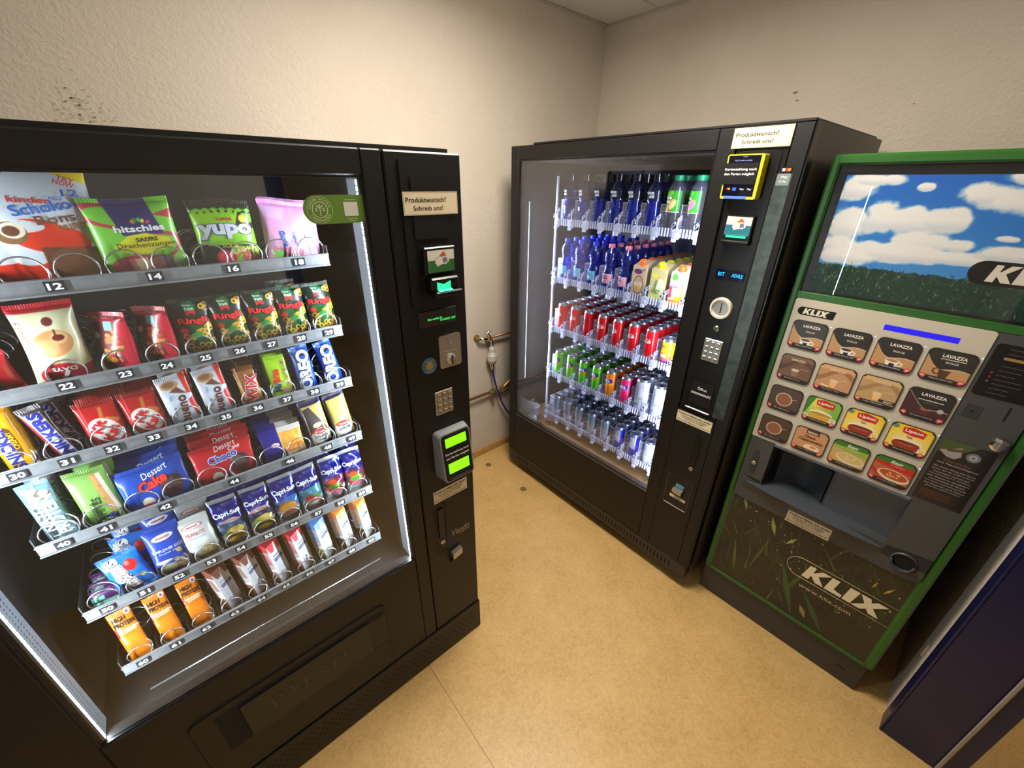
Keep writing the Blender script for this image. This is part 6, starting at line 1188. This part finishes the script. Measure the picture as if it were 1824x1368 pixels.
def bottle(name, prof, col_m, cap, label, texts, liquid=None):
    """prof (r,z); cap (r,z0,z1,mat); label (z0,z1,r,canvas painter,width)"""
    root = empty(name); bo = MB().lathe(prof, col_m, 24, caps=True).build('bottle_body', root)
    r, z0, z1, cm = cap; m = MB(); m.lathe([(r*.9, z0), (r, z0+.001), (r, z1-.002), (r*.9, z1), (0, z1)], cm, 22); m.lathe([(r*1.05, z0-.003), (r*1.05, z0-.001)], cm, 22, caps=False); m.build('cap', root)
    if liquid: MB().lathe([(max(rr-.0015, .001), z) for rr, z in prof if z <= liquid[1]], liquid[0], 20, caps=True).build('liquid', root)
    l0, l1, lr, pt, wd = label; cv = Canvas(wd, l1-l0, .0013, z0=l0); pt(cv, wd, l0, l1); lo = printed('paper_label', cv, wrap(lr), GLOSS, root)
    if texts:
        m = MB()
        for s, u, v, ww, c_, hh, rot, bold, sh in texts: put_text(m, s, u, v, ink(c_), S=lambda x, z, off: ((lr+.0006)*math.sin(x/lr), -(lr+.0006)*math.cos(x/lr), z), w=ww, h=hh, rot=rot, bold=bold, shear=sh)
        m.build('print_lettering', lo)
    return root
BLUEB = clear('blue_bottle_plastic', (70, 110, 226), .05, .05, body=.12, bcol=(40, 80, 210)); CLEARB = clear('clear_bottle_plastic', (226, 230, 240), .06, .05, body=.06)
def p_water(c):
    def f(cv, w, z0, z1): cv.c[:] = c; cv.rect(-w/2, w/2, z0, z0+.004, tuple(v*.85 for v in c)); cv.rect(-.012, .012, z0+.009, z0+.0105, (60, 80, 120)); cv.rect(-.01, .01, z0+.013, z0+.014, (60, 80, 120))
    return f
WP = [(.026, 0), (.031, .003), (.0315, .02), (.031, .028), (.031, .078), (.0285, .088), (.0225, .105), (.0235, .118), (.0295, .140), (.0305, .152), (.026, .170), (.016, .184), (.0125, .190), (.0125, .196)]
capb = mat('royal_blue_cap', (40, 60, 226), .35); capp = mat('pink_cap', (240, 130, 150), .35)
wt = lambda c: [('SANTA', 0, .066, .03, c, .008, 0, .04, 0), ('HILDE', .001, .056, .032, c, .008, 0, .04, 0), ('medium', .0, .040, .018, c, .004, 0, 0, 0)]
water1 = bottle('water_bottle', WP, BLUEB, (.0145, .194, .208, capb), (.032, .076, .0316, p_water((120, 190, 222)), .085), wt((30, 50, 110)))
water2 = bottle('water_bottle', WP, BLUEB, (.0145, .194, .208, capp), (.032, .076, .0316, p_water((240, 170, 190)), .085), wt((40, 40, 90)))
def p_pow(cv, w, z0, z1): cv.c[:] = (30, 32, 48)
PP = [(.027, 0), (.0325, .004), (.0335, .015), (.032, .05), (.0325, .075), (.029, .092), (.0285, .10), (.0325, .112), (.033, .118), (.033, .152), (.030, .163), (.0215, .176), (.0165, .182), (.016, .190)]
BLUEL = mat('blue_sports_drink', (16, 46, 150), .35, emit=0); POWB = clear('sports_bottle_plastic', (150, 170, 226), .06, .05, body=.05, bcol=(60, 90, 210))
DCAP = clear('smoky_flip_cap', (90, 96, 120), .1, .08, body=.1, bcol=(60, 66, 90))
powb = bottle('sports_drink_bottle', PP, POWB, (.017, .186, .212, DCAP), (.118, .150, .0334, p_pow, .088), [('POWER', 0, .141, .038, (226, 230, 240), .010, 0, .05, 0), ('ADE', .008, .128, .022, (226, 230, 240), .010, 0, .05, 0)], liquid=(BLUEL, .112))
def p_fuze(c2):
    def f(cv, w, z0, z1):
        h = z1-z0; cv.c[:] = (56, 150, 50); cv.ell(-.008, z1-.012, .022, .012, (120, 200, 60), 20); cv.ell(.008, z0+h*.36, .013, .022, (232, 150, 70), -35); cv.ell(.013, z0+h*.36, .009, .018, c2, -35); cv.ell(-.005, z0+.006, .012, .005, (200, 110, 60)); cv.rect(-w/2, w/2, z0, z0+.002, (226, 220, 230))
    return f
FP = [(.027, 0), (.032, .004), (.033, .02), (.0325, .06), (.0325, .07), (.0325, .155), (.030, .166), (.021, .180), (.0165, .187), (.016, .192)]
TEA = mat('dark_iced_tea', (46, 26, 16), .3); capg = mat('green_cap', (30, 150, 96), .35)
ft = [('fuze', -.008, .128, .03, (240, 244, 240), .013, 0, .03, 0), ('tea', -.008, .113, .02, (240, 244, 240), .010, 0, .03, 0)]
fuz1 = bottle('iced_tea_bottle', FP, CLEARB, (.018, .190, .206, capg), (.075, .152, .0330, p_fuze((236, 190, 130)), .088), ft, liquid=(TEA, .16))
fuz2 = bottle('iced_tea_bottle', FP, CLEARB, (.018, .190, .206, capg), (.075, .152, .0330, p_fuze((222, 110, 190)), .088), ft, liquid=(TEA, .16))
def jcarton(base, capm, paint, texts):
    w, h = .068, .158; root = empty('juice_carton'); cv = Canvas(w, h-.022, .0013, base=base); paint(cv, lambda u: u*w, lambda v: v*h, w, h); fr = printed('carton_front', cv, flat(-w/2), PAPER, root)
    g = mat('kraft_carton_%d' % base[0], tuple(int(v*.93) for v in base), .6); m = MB(); a = w/2; zt = h-.022
    m.add([(-a, -a, 0), (a, -a, 0), (a, a, 0), (-a, a, 0), (-a, -a, zt), (a, -a, zt), (a, a, h), (-a, a, h)], [(0, 3, 2, 1), (1, 2, 6, 5), (3, 0, 4, 7), (2, 3, 7, 6), (4, 5, 6, 7)], g); m.build('carton_shell', root)
    m = MB(); m.lathe([(.0165, 0), (.0165, .006), (.0145, .007), (.0145, .019), (.013, .021), (.0115, .0195), (0, .0195)], capm, 22); o = m.build('screw_cap', root, (0, -.012, zt+.0055)); o.rotation_euler = (R(16), 0, 0)
    m = MB()
    for s, u, v, ww, c_, hh, rot in texts: put_text(m, s, u*w, v*h, ink(c_), -a-.0006, w=ww*w, h=hh*h, rot=rot, bold=.03)
    m.build('print_lettering', fr); return root
oc = mat('orange_cap', (248, 110, 36), .35); yc = mat('yellow_cap', (226, 222, 20), .35)
def j1(cv, X, Z, w, h): cv.ell(X(-.1), Z(.72), w*.3, h*.07, (110, 40, 90)); cv.ell(X(0), Z(.36), w*.36, h*.26, (120, 60, 90)); cv.ell(X(0), Z(.36), w*.32, h*.23, (190, 160, 120)); cv.ell(X(.12), Z(.34), w*.14, h*.1, (232, 170, 50)); cv.rect(X(-.5), X(.5), 0, Z(.1), (120, 96, 76))
def j2(cv, X, Z, w, h): cv.ell(X(.22), Z(.42), w*.3, h*.2, (236, 232, 160)); cv.ell(X(.22), Z(.42), w*.24, h*.16, (222, 226, 190)); cv.ell(X(-.2), Z(.7), w*.22, h*.06, (222, 214, 60)); cv.rect(X(-.5), X(.5), 0, Z(.12), (196, 196, 90)); cv.put(cv.Z < Z(.2), (206, 210, 120))
def j3(cv, X, Z, w, h): cv.ell(X(-.22), Z(.74), w*.2, h*.08, (90, 170, 60), 40); cv.ell(X(.2), Z(.7), w*.2, h*.16, (236, 190, 190)); cv.ell(X(.3), Z(.4), w*.16, h*.2, (206, 216, 90)); cv.rect(X(-.5), X(-.3), Z(.2), Z(.5), (200, 60, 70)); cv.rect(X(-.5), X(.5), 0, Z(.16), (226, 130, 30)); cv.rect(X(-.1), X(.5), Z(.14), Z(.26), (236, 150, 40))
ja = jcarton((196, 174, 140), oc, j1, [('MATE', 0, .38, .56, (240, 226, 200), .12, 0), ('BIO', .3, .78, .16, (60, 70, 140), .05, 0)]); jb = jcarton((200, 186, 130), yc, j2, [('GURKEN', -.1, .45, .6, (80, 120, 40), .08, 80), ('PARTY', -.02, .28, .6, (90, 130, 40), .1, 0)]); jc = jcarton((214, 200, 176), oc, j3, [('FLAMINGO', -.05, .5, .7, (150, 110, 180), .09, 0), ('PARTY', 0, .38, .6, (236, 240, 240), .09, 0)])
def p_coke(cv, w, h): cv.rect(-w/2, w/2, .012, .016, (196, 190, 180))
red = can('cola_can', .0285, .146, (206, 18, 28), p_coke, [('Coca-Cola', 0, .088, .052, (240, 236, 236), .022, 8, .01, .35)], tab=(150, 150, 160))
redz = can('cola_can', .0285, .146, (206, 18, 28), p_coke, [('Coca-Cola', 0, .10, .046, (26, 20, 22), .018, 8, .01, .35), ('ZERO', 0, .078, .03, (26, 20, 22), .008, 0, .02, 0)], tab=(150, 150, 160))
def p_yel(cv, w, h): cv.grad((222, 60, 100), (240, 200, 30), .02, .07); cv.rect(-w/2, w/2, .012, .024, (90, 40, 130)); cv.ell(0, .05, .02, .012, (240, 150, 60))
yel = can('fruit_soda_can', .033, .122, (238, 200, 30), p_yel, [('EXOTIC', 0, .088, .042, (90, 90, 60), .014, 0, .04, 0), ('TROPICAL', 0, .045, .044, (250, 230, 240), .011, 0, .04, 0)], tab=(150, 150, 160))
def p_fan(c, c2):
    def f(cv, w, h): cv.c[:] = c; cv.poly([(-w/2, .070), (w/2, .086), (w/2, .106), (-w/2, .100)], (40, 50, 150)); cv.poly([(-w/2, .062), (w/2, .074), (w/2, .084), (-w/2, .070)], c2)
    return f
fgreen = can('orange_soda_can', .0285, .146, (96, 196, 30), p_fan((96, 196, 30), (236, 140, 40)), [('FANTA', 0, .091, .046, (240, 240, 240), .018, 6, .04, 0)], tab=(150, 150, 160))
forange = can('orange_soda_can', .0285, .146, (240, 130, 16), p_fan((240, 130, 16), (250, 170, 40)), [('FANTA', 0, .091, .046, (240, 240, 240), .018, 6, .04, 0)], tab=(150, 150, 160))
fpink = can('orange_soda_can', .0285, .146, (222, 30, 96), p_fan((222, 30, 96), (240, 60, 120)), [('FANTA', 0, .091, .046, (240, 240, 240), .018, 6, .04, 0)], tab=(150, 150, 160))
def p_mon(cv, w, h): n = cv.noise(.02, 5, 4); cv.put(np.clip((n-.5)*5, 0, 1)*.5, (110, 120, 136)); cv.rect(-.002, .001, .05, .13, (60, 66, 80)); cv.rect(-.009, -.006, .055, .13, (60, 66, 80)); cv.rect(.005, .008, .06, .13, (60, 66, 80))
mon = can('energy_drink_can', .033, .168, (214, 220, 232), p_mon, [('ENERGY', 0, .038, .03, (60, 66, 80), .007, 0, .02, 0)], tab=(20, 22, 30), metal=.3)
monb = can('energy_drink_can', .033, .168, (60, 150, 220), p_mon, [('ENERGY', 0, .038, .03, (230, 236, 240), .007, 0, .02, 0)], tab=(20, 22, 30), metal=.3)
def p_rb(c1, c2):
    def f(cv, w, h): cv.c[:] = c1; cv.poly([(-w/2, .012), (0, .012), (0, .055), (-w/2, .07)], c2); cv.poly([(0, .06), (w/2, .045), (w/2, .12), (0, .12)], c2); cv.ell(0, .068, .012, .008, (214, 170, 60), a=.5)
    return f
rbs = can('energy_drink_can', .0265, .134, (176, 190, 206), p_rb((190, 200, 214), (140, 160, 190)), [], tab=(30, 50, 160), metal=.5)
rbb = can('energy_drink_can', .0265, .134, (24, 34, 170), p_rb((24, 34, 170), (186, 194, 210)), [], tab=(30, 50, 160), metal=.3)
rbw = can('energy_drink_can', .0265, .134, (214, 222, 240), p_rb((214, 222, 240), (190, 206, 236)), [], tab=(30, 50, 160), metal=.1)
SH = {1: [(powb, 'sports_drink_bottle', 'blue sports drink bottle', 'sports drink bottle')]*6+[(fuz1, '', 'iced tea bottle with orange fruit label', 'iced tea bottle'), (fuz2, '', 'iced tea bottle with pink fruit label', 'iced tea bottle'), (fuz1, '', 'iced tea bottle with green label', 'iced tea bottle')],
      2: [(water1, '', 'blue water bottle with blue cap', 'water bottle')]*3+[(water2, '', 'blue water bottle with pink cap', 'water bottle')]*2+[(ja, '', 'brown juice carton with orange cap', 'juice carton'), (jb, '', 'juice carton with yellow cap', 'juice carton'), (jc, '', 'pale juice carton with orange cap', 'juice carton'), (ja, '', 'brown juice carton with orange cap', 'juice carton')],
      3: [(red, '', 'red cola can', 'cola can')]*2+[(redz, '', 'red cola can with black script', 'cola can')]+[(red, '', 'red cola can with white script', 'cola can')]*4+[(yel, '', 'squat yellow soda can', 'soda can')]*2,
      4: [(fgreen, '', 'slim green soda can', 'soda can')]*4+[(forange, '', 'slim orange soda can', 'soda can'), (fpink, '', 'slim pink soda can', 'soda can')]+[(mon, '', 'tall silver energy drink can', 'energy drink can')]*2+[(monb, '', 'tall blue energy drink can', 'energy drink can')],
      5: [(rbs, '', 'slim silver energy drink can', 'energy drink can')]*5+[(rbb, '', 'slim blue energy drink can', 'energy drink can')]*2+[(rbw, '', 'slim white energy drink can', 'energy drink can')]*2}
DEP = {1: (.068, 6), 2: (.066, 6), 3: (.062, 6), 4: (.064, 6), 5: (.058, 5)}
HGT = {1: .21, 2: .205, 3: .146, 4: .15, 5: .134}; used = set()
SHN = {1: 'top', 2: 'second', 3: 'third', 4: 'fourth', 5: 'bottom'}; LN = ['first', 'second', 'third', 'fourth', 'fifth', 'sixth', 'seventh', 'eighth', 'ninth']
for k in range(1, 6):
    for c in range(9):
        proto, _, what, cat = SH[k][c]; dy, nmax = DEP[k]
        for j in range(nmax):
            x = BX(c); dep = .100+.038+dy*j
            sx = (x-.033)+(1.74-(x-.033))*dep/(1.5+dep)
            if sx > 1.045: continue
            if k > 1:
                zt = ZB[k]+HGT[k]; zz_ = 1.766-(1.766-zt)*1.6/(1.5+dep)
                if zz_ > ZB[k-1]+.015: continue
            ww = .0 if k in (1, 2, 5) else 0
            Mx = MBm @ Matrix.Translation((x, dep, ZB[k]-.002)) @ Matrix.Rotation(R(random.uniform(-14, 14) if 'carton' not in what else 0)+R(-22), 4, 'Z') if 'carton' not in what else MBm @ Matrix.Translation((x, dep, ZB[k]-.002))
            if proto.name in used: o = dup(proto, Mx)
            else: o = proto; o.matrix_world = Mx; used.add(proto.name)
            tag(o, '%s, %s in %s lane on %s shelf' % (what, ORD[j], LN[c], SHN[k]), cat, 'drinks on the %s shelf' % SHN[k])
for p in (water1, water2, powb, fuz1, fuz2, ja, jb, jc, red, redz, yel, fgreen, forange, fpink, mon, monb, rbs, rbb, rbw):
    if p.name not in used:
        for ch in list(p.children):
            for g in list(ch.children): bpy.data.objects.remove(g)
            bpy.data.objects.remove(ch)
        bpy.data.objects.remove(p)
